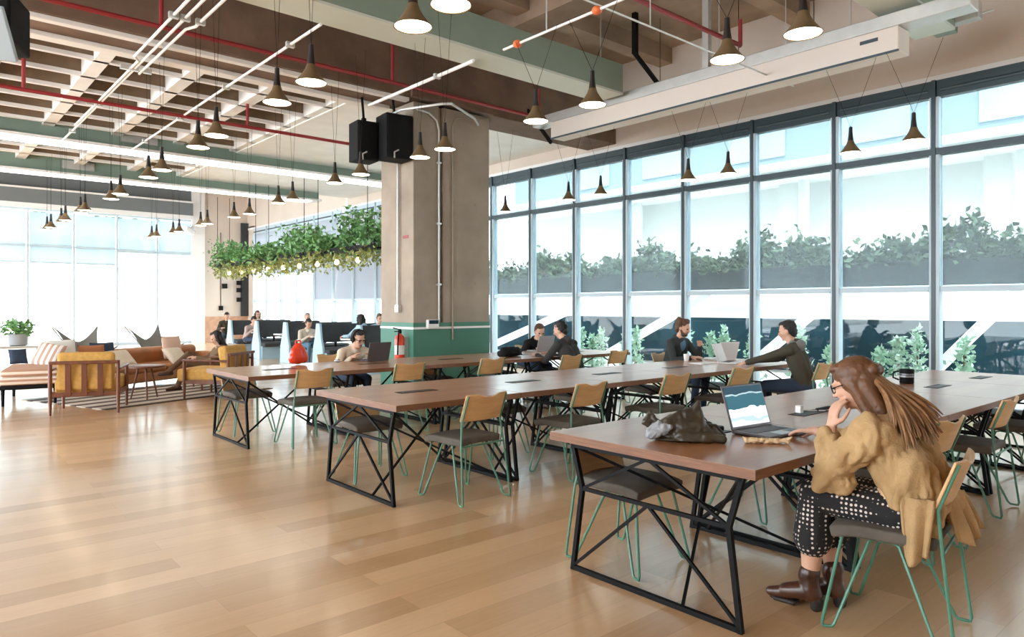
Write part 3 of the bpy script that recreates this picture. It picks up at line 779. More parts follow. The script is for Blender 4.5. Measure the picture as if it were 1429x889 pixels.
# ================================================================== PEOPLE
class Body:
    """tapered capsules and ellipsoids fused into one continuous surface"""
    def __init__(s): s.p = []; s.mats = []
    def mi(s, m):
        if m not in s.mats: s.mats.append(m)
        return s.mats.index(m)
    def cap(s, p, q, r1, r2, m): s.p.append(('c', V(p), V(q), r1, r2, s.mi(m))); return s
    def ell(s, c, ax, m, R=None): s.p.append(('e', V(c), ax, R or Matrix.Identity(3), 0, s.mi(m))); return s
    def raw(s):
        b = MB()
        for k in s.p:
            if k[0] == 'c':
                _, p, q, r1, r2, _m = k; d = q - p; L = d.length
                if L < 1e-5: b.ell(p, (r1,) * 3); continue
                d.normalize(); pts = []; rs = []
                for a in (1, .92, .7, .38, 0): pts.append(p - d * r1 * a); rs.append(max(.0004, r1 * math.sqrt(max(0, 1 - a * a))))
                for a in (0, .38, .7, .92, 1): pts.append(q + d * r2 * a); rs.append(max(.0004, r2 * math.sqrt(max(0, 1 - a * a))))
                b.tube(pts, rs, 14)
            else:
                b.ell(k[1], k[2], k[3], 18, 12)
        return b
    def build(s, name, parent, voxel=.012, smooth=2, fold=0., fscale=12., fstretch=(1, 1, 1)):
        tmp = s.raw().build('tmp', 'white', None)
        md = tmp.modifiers.new('r', 'REMESH'); md.mode = 'VOXEL'; md.voxel_size = voxel; md.adaptivity = 0
        if smooth: ms = tmp.modifiers.new('s', 'SMOOTH'); ms.iterations = smooth; ms.factor = .5
        dg = bpy.context.evaluated_depsgraph_get(); dg.update()
        me = bpy.data.meshes.new_from_object(tmp.evaluated_get(dg)); me.name = name
        bpy.data.objects.remove(tmp)
        nvert = len(me.vertices); co_ = np.empty(nvert * 3); me.vertices.foreach_get('co', co_); co_ = co_.reshape(-1, 3)
        if fold:
            from mathutils import noise
            no = np.empty(nvert * 3); me.vertices.foreach_get('normal', no); no = no.reshape(-1, 3)
            dsp = np.array([noise.noise(V((c[0] * fscale * fstretch[0], c[1] * fscale * fstretch[1], c[2] * fscale * fstretch[2]))) for c in co_])
            ds2 = np.array([noise.noise(V((c[0] * fscale * 2.3 * fstretch[0] + 9, c[1] * fscale * 2.3 * fstretch[1], c[2] * fscale * 2.3 * fstretch[2]))) for c in co_])
            dsp = (np.abs(dsp) - .25) * fold + (np.abs(ds2) - .2) * fold * .4
            co_ = co_ + no * dsp[:, None]; me.vertices.foreach_set('co', co_.ravel())
        npol = len(me.polygons); ce = np.empty(npol * 3); me.polygons.foreach_get('center', ce); ce = ce.reshape(-1, 3)
        best = np.full(npol, 1e9); idx = np.zeros(npol, dtype=np.int32)
        for k in s.p:
            if k[0] == 'c':
                p = np.array(k[1]); q = np.array(k[2]); d = q - p; L2 = max(1e-9, d @ d)
                t = np.clip(((ce - p) @ d) / L2, 0, 1)
                ds = np.linalg.norm(ce - (p + t[:, None] * d), axis=1) - (k[3] + t * (k[4] - k[3]))
            else:
                Rm = np.array(k[3]); lo = (ce - np.array(k[1])) @ Rm; ax = np.array(k[2])
                g = np.linalg.norm(lo / ax, axis=1); g2 = np.linalg.norm(lo / (ax * ax), axis=1) + 1e-9
                ds = g * (g - 1) / g2
            c = ds < best; best[c] = ds[c]; idx[c] = k[5]
        me.materials.clear()
        for m_ in s.mats: me.materials.append(MT[m_])
        me.polygons.foreach_set('material_index', idx); me.polygons.foreach_set('use_smooth', [True] * npol); me.update()
        o = bpy.data.objects.new(name, me); COL.objects.link(o)
        if parent: o.parent = parent
        return o

def ik(a, c, l1, l2, pole):
    a, c, pole = V(a), V(c), V(pole); d = c - a; L = min(d.length, (l1 + l2) * .999); d.normalize()
    c2 = a + d * L
    x = (l1 * l1 - l2 * l2 + L * L) / (2 * L); h = math.sqrt(max(0, l1 * l1 - x * x))
    pp = (pole - d * pole.dot(d)).normalized()
    return a + d * x + pp * h, c2

def hand(B, wrist, fwd, palm_n, side, curl=.5, m='skin', s=1.):
    """palm + 4 fingers + thumb; fwd: direction of fingers, palm_n: direction the palm faces, side: +1 thumb on the cross side"""
    f = V(fwd).normalized(); n = V(palm_n); n = (n - f * n.dot(f)).normalized(); a = f.cross(n).normalized() * side
    w_ = V(wrist)
    B.cap(w_, w_ + f * .03 * s, .021 * s, .024 * s, m)
    for k, off in enumerate((-.029, -.010, .010, .028)):
        B.cap(w_ + f * .02 * s + a * off * .55 * s, w_ + f * .082 * s + a * off * s, .0135 * s, .011 * s, m)
    for k, (off, ln) in enumerate(((-.031, .060), (-.0105, .076), (.0105, .080), (.031, .070))):
        p = w_ + f * (.085 - abs(off) * .15) * s + a * off * s; d = f.copy(); L = ln * s
        for seg, fr in enumerate((.45, .30, .25)):
            ang = curl * (.55, .9, .7)[seg]
            d = (d * math.cos(ang) + n * math.sin(ang)).normalized()
            n2 = n
            q = p + d * L * fr * 1.0
            B.cap(p, q, (.0092 - seg * .0008) * s, (.0086 - seg * .0010) * s, m); p = q
    p = w_ + f * .025 * s + a * .026 * s
    q = p + (f * .55 + a * .6 + n * .35).normalized() * .042 * s; B.cap(p, q, .0125 * s, .0105 * s, m)
    q2 = q + (f * .9 + a * .12 + n * .35).normalized() * .034 * s; B.cap(q, q2, .0100 * s, .0088 * s, m)
    q3 = q2 + (f * .95 - a * .05 + n * .3).normalized() * .022 * s; B.cap(q2, q3, .0088 * s, .0075 * s, m)

def head(B, c, Rh, m='skin', lips='lips', s=1.):
    c = V(c)
    P = lambda x, y, z: c + Rh @ V((x * s, y * s, z * s))
    def E(p, ax, mm, R2=None): B.ell(P(*p), tuple(a * s for a in ax), mm, Rh @ R2 if R2 else Rh)
    E((0, -.012, .032), (.073, .092, .082), m)
    E((0, .016, -.02), (.064, .075, .078), m)
    E((0, .030, -.070), (.046, .050, .042), m)
    E((0, .062, -.092), (.022, .020, .018), m)
    for sx in (-1, 1):
        E((sx * .036, .058, -.022), (.026, .024, .026), m)          # cheek
        E((sx * .030, .072, .022), (.026, .016, .010), m)           # brow
        E((sx * .031, .0795, .004), (.0135, .009, .0075), 'eyes')
        E((sx * .071, -.012, -.012), (.010, .020, .032), m)         # ear
    B.cap(P(0, .078, .012), P(0, .104, -.026), .009 * s, .0125 * s, m)
    B.cap(P(-.011, .094, -.030), P(.011, .094, -.030), .0085 * s, .0085 * s, m)
    E((0, .083, -.056), (.024, .010, .0075), lips)
    return P

def rotm(pitch=0, yaw=0, roll=0): return (Matrix.Rotation(yaw, 3, 'Z') @ Matrix.Rotation(pitch, 3, 'X') @ Matrix.Rotation(roll, 3, 'Y'))

def seated(label, loc, rz, seat=.46, lean=.12, drop=.0, top='navy', bottom='navy', shoe='boot', skin='skin', hair='hairdk', style='short',
           hl=(-.16, .45, .77), hr=(.16, .45, .77), fl=(-.11, .43, 0), fr=(.11, .43, 0), pitch=-.35, yaw=0, voxel=.011, beard=False,
           sleeve=1., hp_=(0, .06, 0), extras=(), turn=0., pole=(0, -.3, -1), shirt=None, kn=(0, .3, 1), shadow=False):
    t = thing('person', label, 'person', loc, rz)
    B = Body()
    Pz = seat + .09
    tw = Matrix.Rotation(turn, 3, 'Z')
    N = V((0, lean, seat + .555 - drop)); Cc = V((0, lean * .62, seat + .36 - drop * .6)); Pv = V((0, -.02, Pz))
    # torso
    for sx in (-1, 1):
        B.cap(Pv + V((sx * .065, 0, -.01)), Pv + V((sx * .06, lean * .25, .13)), .105, .100, top)
        B.cap(Pv + V((sx * .06, lean * .25, .13)), Cc + tw @ V((sx * .075, 0, .02)), .100, .108, top)
        B.cap(Cc + tw @ V((sx * .075, 0, .02)), N + tw @ V((sx * .085, -.015, -.085)), .108, .080, top)
    B.ell(Pv + V((0, 0, -.02)), (.175, .125, .10), bottom)
    SL = N + tw @ V((-.178, -.01, -.06)); SR = N + tw @ V((.178, -.01, -.06))
    B.cap(SL, N + V((0, -.01, -.02)), .062, .062, top); B.cap(SR, N + V((0, -.01, -.02)), .062, .062, top)
    Hc = N + V(hp_) + V((0, .02, .150))
    B.cap(N + V((0, 0, -.03)), Hc + V((0, -.01, -.05)), .056, .052, skin)
    if shirt: B.ell(N + V((0, .05, -.08)), (.05, .055, .09), shirt)
    B.cap(N + V((0, -.035, -.0)), N + V((0, .03, -.03)), .066, .062, top)
    Rh = rotm(pitch, yaw)
    P = head(B, Hc, Rh, skin)
    # arms
    for sx, S, T in ((-1, SL, hl), (1, SR, hr)):
        E_, W_ = ik(S, T, .285, .25, V(pole) + V((sx * .7, 0, 0)))
        B.cap(S, E_, .060, .047, top)
        k = .9 if sleeve >= 1 else sleeve
        B.cap(E_, E_.lerp(W_, k), .046, .036, top); B.cap(E_, W_, .036, .026, skin)
        d = (W_ - E_).normalized(); d = (d + V((-sx * .25, .25, -.05))).normalized()
        hand(B, W_, d, V((-sx * .25, 0, -1)), -sx if False else (1 if sx < 0 else -1), .35, skin)
    # legs
    for sx, FT in ((-1, fl), (1, fr)):
        Hp = V((sx * .092, .02, seat + .075)); An = V(FT) + V((0, -.02, .09))
        K, A = ik(Hp, An, .44, .41, kn)
        B.cap(Hp, K, .086, .062, bottom); B.cap(K, A, .058, .043, bottom)
        toe = V((sx * .02, .15, 0)); ft = V(FT)
        B.cap(A, A + V((0, 0, -.035)), .042, .042, shoe)
        B.cap(ft + V((0, -.05, .042)), ft + V((0, .06, .042)) , .040, .042, shoe); B.cap(ft + V((0, .06, .038)), ft + toe + V((0, 0, .032)), .040, .030, shoe)
    B.build('body', t, voxel)
    # hair
    Hh = Body()
    def HE(p, ax, R2=None): Hh.ell(P(*p), ax, hair, Rh)
    HE((0, -.030, .044), (.080, .090, .082)); HE((0, -.058, -.01), (.070, .055, .085))
    for sx in (-1, 1): HE((sx * .060, -.030, .01), (.022, .040, .055))
    HE((.012, .025, .090), (.056, .048, .028))
    if style == 'long':
        for sx in (-1, 0, 1): Hh.cap(P(sx * .05, -.055, -.01), P(sx * .06, -.09 + .02 * abs(sx), -.30), .050, .022, hair)
        for sx in (-1, 1): Hh.cap(P(sx * .07, .0, .03), P(sx * .075, .01, -.12), .03, .022, hair)
    if style == 'bun': HE((0, -.11, .05), (.04, .04, .04))
    if style == 'curly':
        for a in range(14): HE((.07 * math.cos(a * .9), -.03 + .06 * math.sin(a * .9), .07 + .03 * math.sin(a * 2.3)), (.034, .034, .034))
    Hh.build('hair', t, .009, 1, fold=.016, fscale=38)
    if beard:
        Bd = Body()
        Bd.ell(P(0, .036, -.082), (.054, .054, .042), hair, Rh); Bd.cap(P(-.064, .0, -.03), P(-.05, .04, -.08), .014, .02, hair); Bd.cap(P(.064, .0, -.03), P(.05, .04, -.08), .014, .02, hair)
        Bd.cap(P(-.022, .088, -.043), P(.022, .088, -.043), .008, .008, hair)
        Bd.build('beard', t, .008, 1)
    return t, P, Rh, N, Hc

def glasses(t, P):
    m = MB()
    for sx in (-1, 1):
        c = [P(sx * .031 + .023 * math.cos(a) , .094 - .006 * abs(math.cos(a)), .002 + .019 * math.sin(a)) for a in [2 * PI * k / 14 for k in range(14)]]
        m.tube(c, .0028, 6, closed=True)
        m.tube([P(sx * .054, .088, .006), P(sx * .073, .04, .008), P(sx * .077, -.03, .0)], .0026, 6)
    m.tube([P(-.009, .098, .006), P(.009, .098, .006)], .0026, 6)
    m.build('glasses', 'black', t)
# ---------------------------------------------------------------- people at the desks
t, P, R_, N, Hc = seated('man with headphones and a cream sweater bent over a laptop at the far desk row', (4.60, 8.78, 0), PI, lean=.30, drop=.11, top='cream', bottom='navy',
    hl=(-.13, .50, .79), hr=(.15, .50, .79), pitch=-.35, yaw=.15, hp_=(0, .09, -.03), sleeve=.9)
m = MB(); m.tube([P(math.sin(a) * .088, -.01, .02 + math.cos(a) * .105) for a in [(-1.6 + 3.2 * k / 12) for k in range(13)]], .008, 8)
for sx in (-1, 1): m.tube([P(sx * .070, -.008, -.005), P(sx * .098, -.008, -.005)], .034, 14)
m.build('headphones', 'blackm', t); glasses(t, P)
seated('man in a dark grey jacket seen from behind at the far desk row', (7.10, 6.84, 0), .12, lean=.16, drop=.03, top='sling2', bottom='blackm', hl=(-.22, .50, .77), hr=(.06, .46, .77),
       pitch=-.35, yaw=.35, hp_=(0, .07, -.01))
seated('woman in a black top with tied brown hair leaning on the far desk', (7.93, 8.74, 0), PI - .1, lean=.26, drop=.10, top='blackm', bottom='navy', hair='hairbr', style='bun',
       hl=(-.14, .46, .77), hr=(.14, .46, .77), pitch=-.4, yaw=-.3, hp_=(0, .08, -.02))
seated('bearded man in a dark jacket and blue shirt at the middle desk row', (8.10, 5.92, 0), PI, lean=.10, top='charjac', bottom='navy', hair='hairbr', style='curly', beard=True,
       hl=(-.10, .36, .93), hr=(.22, .46, .78), pitch=-.3, yaw=.25, shirt='denim', hp_=(0, .05, 0))
t, P, R_, N, Hc = seated('man in a hooded dark jacket seen from the side at the middle desk row', (7.98, 4.00, 0), .20, lean=.10, top='olivejac', bottom='navy',
       hl=(-.22, .60, .78), hr=(.10, .58, .79), pitch=-.25, yaw=.15, pole=(0, -.2, -1))
B = Body(); B.ell(N + V((0, -.07, -.02)), (.10, .06, .075), 'greyhood'); B.cap(N + V((-.07, .0, .02)), N + V((-.05, .07, -.06)), .03, .024, 'greyhood'); B.cap(N + V((.07, .0, .02)), N + V((.05, .07, -.06)), .03, .024, 'greyhood')
B.build('hood', t, .010)
# lounge and booths
seated('woman with long dark hair and brown jacket lounging with crossed legs', (4.28, 13.05, 0), 1.50, seat=.33, lean=-.14, drop=.14, top='brownjac', bottom='ruststock', hair='hairdk', style='long',
       hl=(-.08, .30, .56), hr=(.10, .30, .56), fl=(-.07, .62, .0), fr=(-.02, .74, .26), pitch=-.45, hp_=(0, .07, 0), shirt='cream')
seated('man in a pale sweater sitting in a blue edged booth', (7.82, 16.95, 0), PI, seat=.42, lean=.12, drop=.10, top='palesw', bottom='denim', hl=(-.12, .36, .68), hr=(.10, .36, .70), pitch=-.5)
seated('person with short hair behind the man in the pale sweater', (8.45, 18.3, 0), PI, seat=.46, lean=.05, top='pink', bottom='denim', hair='hairgrey', pitch=-.2)
seated('person in a blush top bent over inside the second booth', (7.85, 20.85, 0), PI + .2, seat=.42, lean=.2, drop=.08, top='blushjac', bottom='navy', hair='hairdk', pitch=-.5)
seated('person in a beige top whose head shows above the booth backs', (8.75, 22.6, 0), PI, seat=.5, lean=.05, top='cream', bottom='navy', hair='hairbr', style='long', pitch=-.2)
seated('person in an olive jacket at the farthest booth by the brick wall', (8.1, 23.4, 0), PI - .3, seat=.44, lean=.1, top='olivejac', bottom='navy', pitch=-.4)
seated('person with long dark hair in a blue top beside the column', (8.0, 14.35, 0), .3, seat=.46, lean=.0, top='skyblue', bottom='navy', hair='hairdk', style='long', pitch=-.1)
seated('short haired person in the booth nearest the column', (8.85, 15.12, 0), 2.9, seat=.46, lean=.08, top='skyblue', bottom='navy', hair='hairbr', pitch=-.2)

# ---------------------------------------------------------------- the woman in front
t = thing('person', 'woman with long auburn hair, tan cardigan and dotted trousers working at the front desk', 'person', (3.45, 1.30, 0), 0)
W0 = V((3.45, 1.30, 0))
def L_(x, y, z): return V((x, y, z)) - W0       # world to local
B = Body()
hip = L_(3.45, 1.22, .53)
N = L_(3.43, 1.355, .955); Hc = L_(3.40, 1.455, 1.088)
SLh = L_(3.27, 1.315, .885); SRh = L_(3.60, 1.345, .895)
for sx in (-1, 1):
    B.cap(hip + V((sx * .065, .0, .0)), hip + V((sx * .06, .03, .18)), .105, .095, 'lining')
    B.cap(hip + V((sx * .06, .03, .18)), N + V((sx * .08, -.03, -.10)), .095, .075, 'lining')
B.ell(hip + V((0, .02, -.01)), (.18, .15, .095), 'dots')
B.cap(SLh, N + V((0, -.02, -.05)), .05, .055, 'lining'); B.cap(SRh, N + V((0, -.02, -.05)), .05, .055, 'lining')
B.cap(N + V((0, -.01, -.05)), Hc + V((0, -.03, -.05)), .050, .047, 'skin')
Rh = rotm(-.38, .10)
Ph = head(B, Hc, Rh, 'skin')
# thighs, wide cropped trousers, bare shins
for sx, K, A in ((-1, L_(3.32, 1.60, .555), L_(3.31, 1.625, .13)), (1, L_(3.52, 1.64, .55), L_(3.44, 1.57, .13))):
    Hp = hip + V((sx * .09, .02, .0))
    B.cap(Hp, K, .092, .078, 'dots'); B.cap(Hp + V((0, .1, -.02)), K + V((0, -.03, -.015)), .075, .066, 'dots')
    hem = K.lerp(A, .50)
    B.cap(K + V((0, 0, -.01)), hem, .078, .090, 'dots')
    B.cap(hem, A, .052, .036, 'skin'); B.cap(A.lerp(hem, .25), A.lerp(hem, .75), .040, .053, 'skin')
    B.cap(A, A + V((0, .01, -.06)), .035, .034, 'skin')
# left arm: elbow by the desk edge, hand at the cheek
EL = L_(3.235, 1.505, .675); WL = L_(3.295, 1.515, .885)
B.cap(EL, WL, .040, .027, 'skin'); hand(B, WL, V((.16, -.12, 1)), V((.75, -.55, 0)), -1, .55, 'skin')
# right arm: hand on the laptop
ER = L_(3.70, 1.47, .72); WR = L_(3.66, 1.76, .795)
B.cap(ER, WR, .038, .027, 'skin'); hand(B, WR, V((-.12, 1, -.10)), V((-.1, -.1, -1)), -1, .4, 'skin')
B.build('body', t, .0062, 2)
glasses(t, Ph)
# cardigan
C = Body(); cm = 'cardigan'
for sx in (-1, 1):
    C.cap(hip + V((sx * .085, -.055, .075)), hip + V((sx * .085, .01, .20)), .115, .118, cm)
    C.cap(hip + V((sx * .085, .01, .20)), N + V((sx * .10, -.04, -.11)), .122, .088, cm)
    C.cap(hip + V((sx * .10, -.01, .10)), hip + V((sx * .09, .04, .22)), .095, .105, cm)
C.cap(SLh, N + V((0, -.03, -.045)), .074, .070, cm); C.cap(SRh, N + V((0, -.03, -.045)), .074, .070, cm)
C.cap(SLh, EL + V((0, .0, .01)), .082, .074, cm); C.cap(SRh, ER, .080, .070, cm)
C.cap(EL, EL.lerp(WL, .45), .076, .058, cm); C.cap(EL.lerp(WL, .45), EL.lerp(WL, .80), .052, .044, cm)
C.cap(EL + V((0, .0, -.02)), EL + V((.02, -.07, -.03)), .062, .055, cm)
C.cap(ER, ER.lerp(WR, .82), .066, .044, cm)
for (a, b, r1, r2) in ((SLh + V((.0, .06, -.09)), EL + V((.04, -.04, .10)), .055, .05), (N + V((0, -.05, -.06)), N + V((0, .02, -.02)), .068, .062),
                       (hip + V((-.10, -.10, .06)), hip + V((-.14, -.11, -.03)), .075, .055), (hip + V((.10, -.10, .06)), hip + V((.13, -.09, -.02)), .08, .055),
                       (hip + V((-.17, -.04, .14)), hip + V((-.17, .0, .06)), .05, .035)):
    C.cap(a, b, r1, r2, cm)
C.build('cardigan', t, .0085, 2, fold=.05, fscale=11, fstretch=(1, 1, .6))
# hanging tails of the cardigan: draped cloth below the seat edge
m = MB()
def tail(p0, p1, w0, w1, z0, z1, amp, nf):
    p0, p1 = V(p0), V(p1)
    def fn(u, v):
        p = p0.lerp(p1, u); o = V((p1 - p0).y and (-(p1 - p0).y, (p1 - p0).x, 0) or (0, 1, 0)).normalized()
        q = p + o * (amp * math.sin(u * nf * PI + 1.1 * v) * (.4 + v) + w0 * v); c = (p0 + p1) / 2
        q = c + (q - c) * (1 - w1 * v)
        return (q.x, q.y, z0 + (z1 - z0) * v - .025 * math.sin(u * 5) * v)
    m.grid(fn, 30, 14)
tail((-.20, -.10, 0), (-.19, -.235, 0), -.03, .35, .64, .38, .020, 3)
tail((-.05, -.225, 0), (.19, -.225, 0), -.09, .25, .62, .45, .024, 5)
m.build('cardigan_tail', 'cardigan', t, solid=.014)
# hair
Hh = Body(); hm = 'haircap'
def HE(p, ax): Hh.ell(Ph(*p), ax, hm, Rh)
HE((0, -.022, .048), (.084, .100, .078)); HE((0, -.07, .0), (.074, .052, .085)); HE((0, .035, .090), (.060, .050, .026))
for sx in (-1, 1): HE((sx * .062, -.012, .010), (.022, .05, .055))
for sx in (-1, 1):
    Hh.cap(Ph(sx * .055, -.015, .0), Ph(sx * .066, -.035, -.17), .036, .026, hm); Hh.cap(Ph(sx * .04, -.06, -.02), Ph(sx * .05, -.085, -.16), .045, .03, hm)
Hh.cap(Ph(0, -.07, -.02), Ph(0, -.10, -.16), .05, .035, hm)
HE((-.02, -.118, .035), (.040, .026, .030)); HE((.02, -.118, .030), (.036, .026, .028))
Hh.build('hair_cap', t, .0062, 1, fold=.004, fscale=70)
m = MB(); rnd = random.Random(3)
for k in range(150):
    u = rnd.uniform(-1, 1); w_ = rnd.uniform(0, 1)
    p0 = Ph(u * .055, -.105 - .012 * w_, .035 - .06 * abs(u) - .05 * w_)
    p1 = Ph(u * .075, -.135 - .02 * w_, -.06 - .05 * w_)
    ye = 1.185 + rnd.uniform(-.05, .06) - .02 * u; ze = .885 + rnd.uniform(-.05, .07) + .03 * u
    p3 = L_(3.42 + u * .15 + rnd.uniform(-.015, .015), ye - .03 * (1 - abs(u)), ze)
    p2 = p1.lerp(p3, .5) + V((0, -.035 + .02 * abs(u), .035))
    pts = [p0]
    for q in range(1, 9):
        s_ = q / 8
        a = p0.lerp(p1, s_); b = p1.lerp(p2, s_); c = p2.lerp(p3, s_)
        pts.append((a.lerp(b, s_)).lerp(b.lerp(c, s_), s_))
    r = rnd.uniform(.006, .010)
    m.tube(pts, [r, r * 1.2, r * 1.2, r * 1.2, r * 1.1, r, r * .9, r * .7, r * .25], 6)
m.build('long_hair', 'hairhero', t)
# boots
for sx, A, yaw in ((-1, L_(3.31, 1.625, .0), .12), (1, L_(3.44, 1.57, .0), .05)):
    Bt = Body(); f = V((math.sin(-yaw), math.cos(yaw), 0)); u = V((0, 0, 1))
    Bt.cap(A + u * .155, A + u * .10, .045, .046, 'boot'); Bt.cap(A + u * .10, A + u * .075 - f * .015, .048, .044, 'boot')
    Bt.cap(A + u * .085 + f * .02, A + u * .060 + f * .11, .046, .038, 'boot'); Bt.cap(A + u * .055 + f * .10, A + u * .036 + f * .19, .036, .024, 'boot')
    Bt.cap(A + u * .155 + f * .008, A + u * .175 + f * .0, .047, .049, 'boot')
    o = Bt.build('boot', t, .006, 2)
    s = Body(); s.cap(A + u * .014 + f * .07, A + u * .013 + f * .185, .013, .011, 'sole'); s.cap(A + u * .014 + f * .07 + V((.02, 0, 0)), A + u * .013 + f * .16 + V((.018, 0, 0)), .013, .011, 'sole')
    s.cap(A + u * .014 + f * .07 - V((.02, 0, 0)), A + u * .013 + f * .16 - V((.018, 0, 0)), .013, .011, 'sole')
    s.cap(A + u * .05 - f * .03, A + u * .022 - f * .03, .034, .030, 'sole')
    s.build('sole', o, .006, 1)

# ================================================================== THINGS ON THE DESKS
def laptop(label, x, y, rz, open_deg, body='lapgrey', w_=.34, d=.235, scr=None):
    t = thing('laptop', label, 'laptop', (x, y, .7475), rz)     # user sits toward local -Y
    MB().box((-w_ / 2, -d / 2, 0), (w_ / 2, d / 2, .016)).build('base', body, t, bevel=.006)
    MB().box((-w_ / 2 + .03, -.01, .016), (w_ / 2 - .03, d / 2 - .025, .0175)).build('keyboard', 'keys', t)
    MB().box((-.055, -d / 2 + .015, .016), (.055, -.03, .0172)).build('touchpad', 'lapsil', t)
    a = math.radians(open_deg - 90)
    sn = MB().box((-w_ / 2, -.004, 0), (w_ / 2, .004, d)).build('lid', body, t, bevel=.003)
    sn.location = (0, d / 2 - .004, .016); sn.rotation_euler = (-a, 0, 0)
    s2 = MB().box((-w_ / 2 + .012, -.0052, .016), (w_ / 2 - .012, -.0042, d - .012)).build('screen', scr or 'keys', sn)
    return t
MT['screen'] = screen_mat('laptop_picture', [(0, (.80, .84, .88)), (.30, (.45, .60, .70)), (.40, (.85, .88, .90)), (.62, (.03, .12, .16)), (.93, (.45, .58, .62)), (.98, (.02, .06, .09))], .6)
laptop('open laptop with a lit teal and white screen before the auburn haired woman', 3.66, 2.02, -.10, 108, 'lapgrey', .36, .25, 'screen')
laptop('dark grey laptop in front of the man with headphones', 4.70, 8.17, PI + .1, 105)
laptop('silver laptop on the desk before the woman in black', 7.7, 8.18, PI, 105, 'lapsil', scr='keys')
laptop('pale laptop opened by the bearded man', 8.22, 5.25, PI - .2, 105, 'lapwhite')
laptop('pale laptop in front of the man in the hooded jacket', 7.86, 4.86, .25, 110, 'lapwhite', scr='paper')

# crumpled bag
t = thing('bag', 'crumpled dark olive leather bag lying on the front desk', 'bag', (3.12, 2.22, .7455), -.86)
Bg = Body()
for (a, b, r1, r2) in (((-.13, .01, .045), (.14, .01, .045), .045, .045), ((-.08, .06, .05), (.12, .07, .05), .05, .045), ((-.06, .0, .07), (.06, 0, .08), .06, .06),
                       ((-.07, 0, .08), (.03, .0, .15), .05, .03), ((.02, 0, .09), (.085, .0, .205), .05, .008), ((-.02, 0, .10), (.08, .0, .195), .04, .008), ((.08, .0, .08), (.088, .0, .20), .045, .008),
                       ((.08, 0, .07), (.20, -.02, .022), .045, .022), ((-.02, -.05, .03), (.20, -.05, .022), .032, .02), ((.08, .06, .05), (.19, .05, .025), .04, .025)):
    Bg.cap(V(a), V(b), r1, r2, 'bag')
Bg.ell((0.02, 0, .012), (.18, .09, .014), 'bag')
o = Bg.build('body', t, .0065, 2, fold=.018, fscale=13, fstretch=(1, 1, .5))
Bg = Body()
Bg.cap(V((-.14, .0, .06)), V((-.20, .0, .09)), .02, .012, 'bag'); Bg.cap(V((-.20, .0, .09)), V((-.165, .0, .155)), .014, .006, 'bag'); Bg.cap(V((-.13, .0, .09)), V((-.165, .0, .15)), .02, .006, 'bag'); Bg.cap(V((-.17, .01, .08)), V((-.165, .01, .13)), .02, .012, 'bag')
Bg.build('flap', t, .005, 1, fold=.01, fscale=25)
Bg = Body(); Bg.cap(V((-.16, -.03, .035)), V((-.08, -.05, .075)), .030, .025, 'baggrey'); Bg.cap(V((-.17, -.02, .05)), V((-.12, -.02, .09)), .022, .02, 'baggrey'); Bg.build('pocket', t, .005, 1, fold=.014, fscale=30)
MB().tube([V((.10, -.02, .09)), V((.17, -.0, .085)), V((.22, .03, .03)), V((.18, .07, .012)), V((.12, .11, .012))], .008, 7).build('strap', 'bag', t)
# charger and cables
t = thing('power_adapter', 'black power adapter and coiled cables behind the open laptop', 'adapter', (3.45, 2.25, .7475), .1)
MB().box((-.07, -.035, 0), (.07, .035, .032)).build('brick', 'black', t, bevel=.008)
MB().tube([(-.07, 0, .015), (-.14, .02, .01), (-.19, -.03, .02), (-.17, -.09, .01), (-.10, -.10, .01), (-.05, -.06, .03)], .007, 6).build('thick_cable', 'black', t)
MB().tube([(.05, .03, .02), (.0, .08, .10), (-.07, .06, .13), (-.12, .02, .09), (-.13, -.02, .02)], .0035, 6).build('thin_cable', 'black', t)
t = thing('snack_wrapper', 'crumpled cream paper wrapper beside the open laptop', 'wrapper', (3.39, 1.885, .7455), -.80)
Bw = Body(); Bw.cap(V((-.11, 0, .014)), V((.10, 0, .014)), .014, .013, 'wrap'); Bw.cap(V((.07, 0, .014)), V((.115, -.01, .035)), .012, .007, 'wrap'); Bw.cap(V((-.1, .015, .012)), V((.06, .02, .012)), .012, .012, 'wrap'); Bw.cap(V((-.10, 0, .018)), V((-.125, 0, .03)), .012, .006, 'wrap')
Bw.build('wrapper_body', t, .005, 1, fold=.012, fscale=35)
t = thing('mug', 'black mug on the right end of the front desk', 'mug', (7.02, 2.53, .745))
MB().lathe([(.055, 0), (.060, .008), (.062, .13), (.056, .13), (.054, .02), (.001, .018)], 24).build('cup', 'black', t)
MB().tube([(-.03, .055, .11), (-.05, .095, .10), (-.05, .10, .05), (-.03, .056, .03)], .008, 8).build('handle', 'black', t)
m = MB()
for z in (.085, .07, .06): m.lathe([(.0625, z), (.0625, z + .005)], 24, cap=False)
m.build('printed_lines', 'lapsil', t)
for i, (x, y) in enumerate(((4.75, 2.28),)):
    t = thing('plug_adapter', 'white plug and adapter in the slot near the woman', 'plug', (x - .25, y, .7485))
    MB().box((-.02, -.02, 0), (.02, .02, .05)).build('plug_body', 'white', t, bevel=.005)
    MB().tube([(.02, 0, .02), (.08, .04, .01), (.12, .0, .006), (.2, -.08, .006)], .004, 6).build('cord', 'white', t)
    MB().box((.16, -.05, 0), (.34, -.03, .02)).build('socket_lid', 'black', t, bevel=.003)
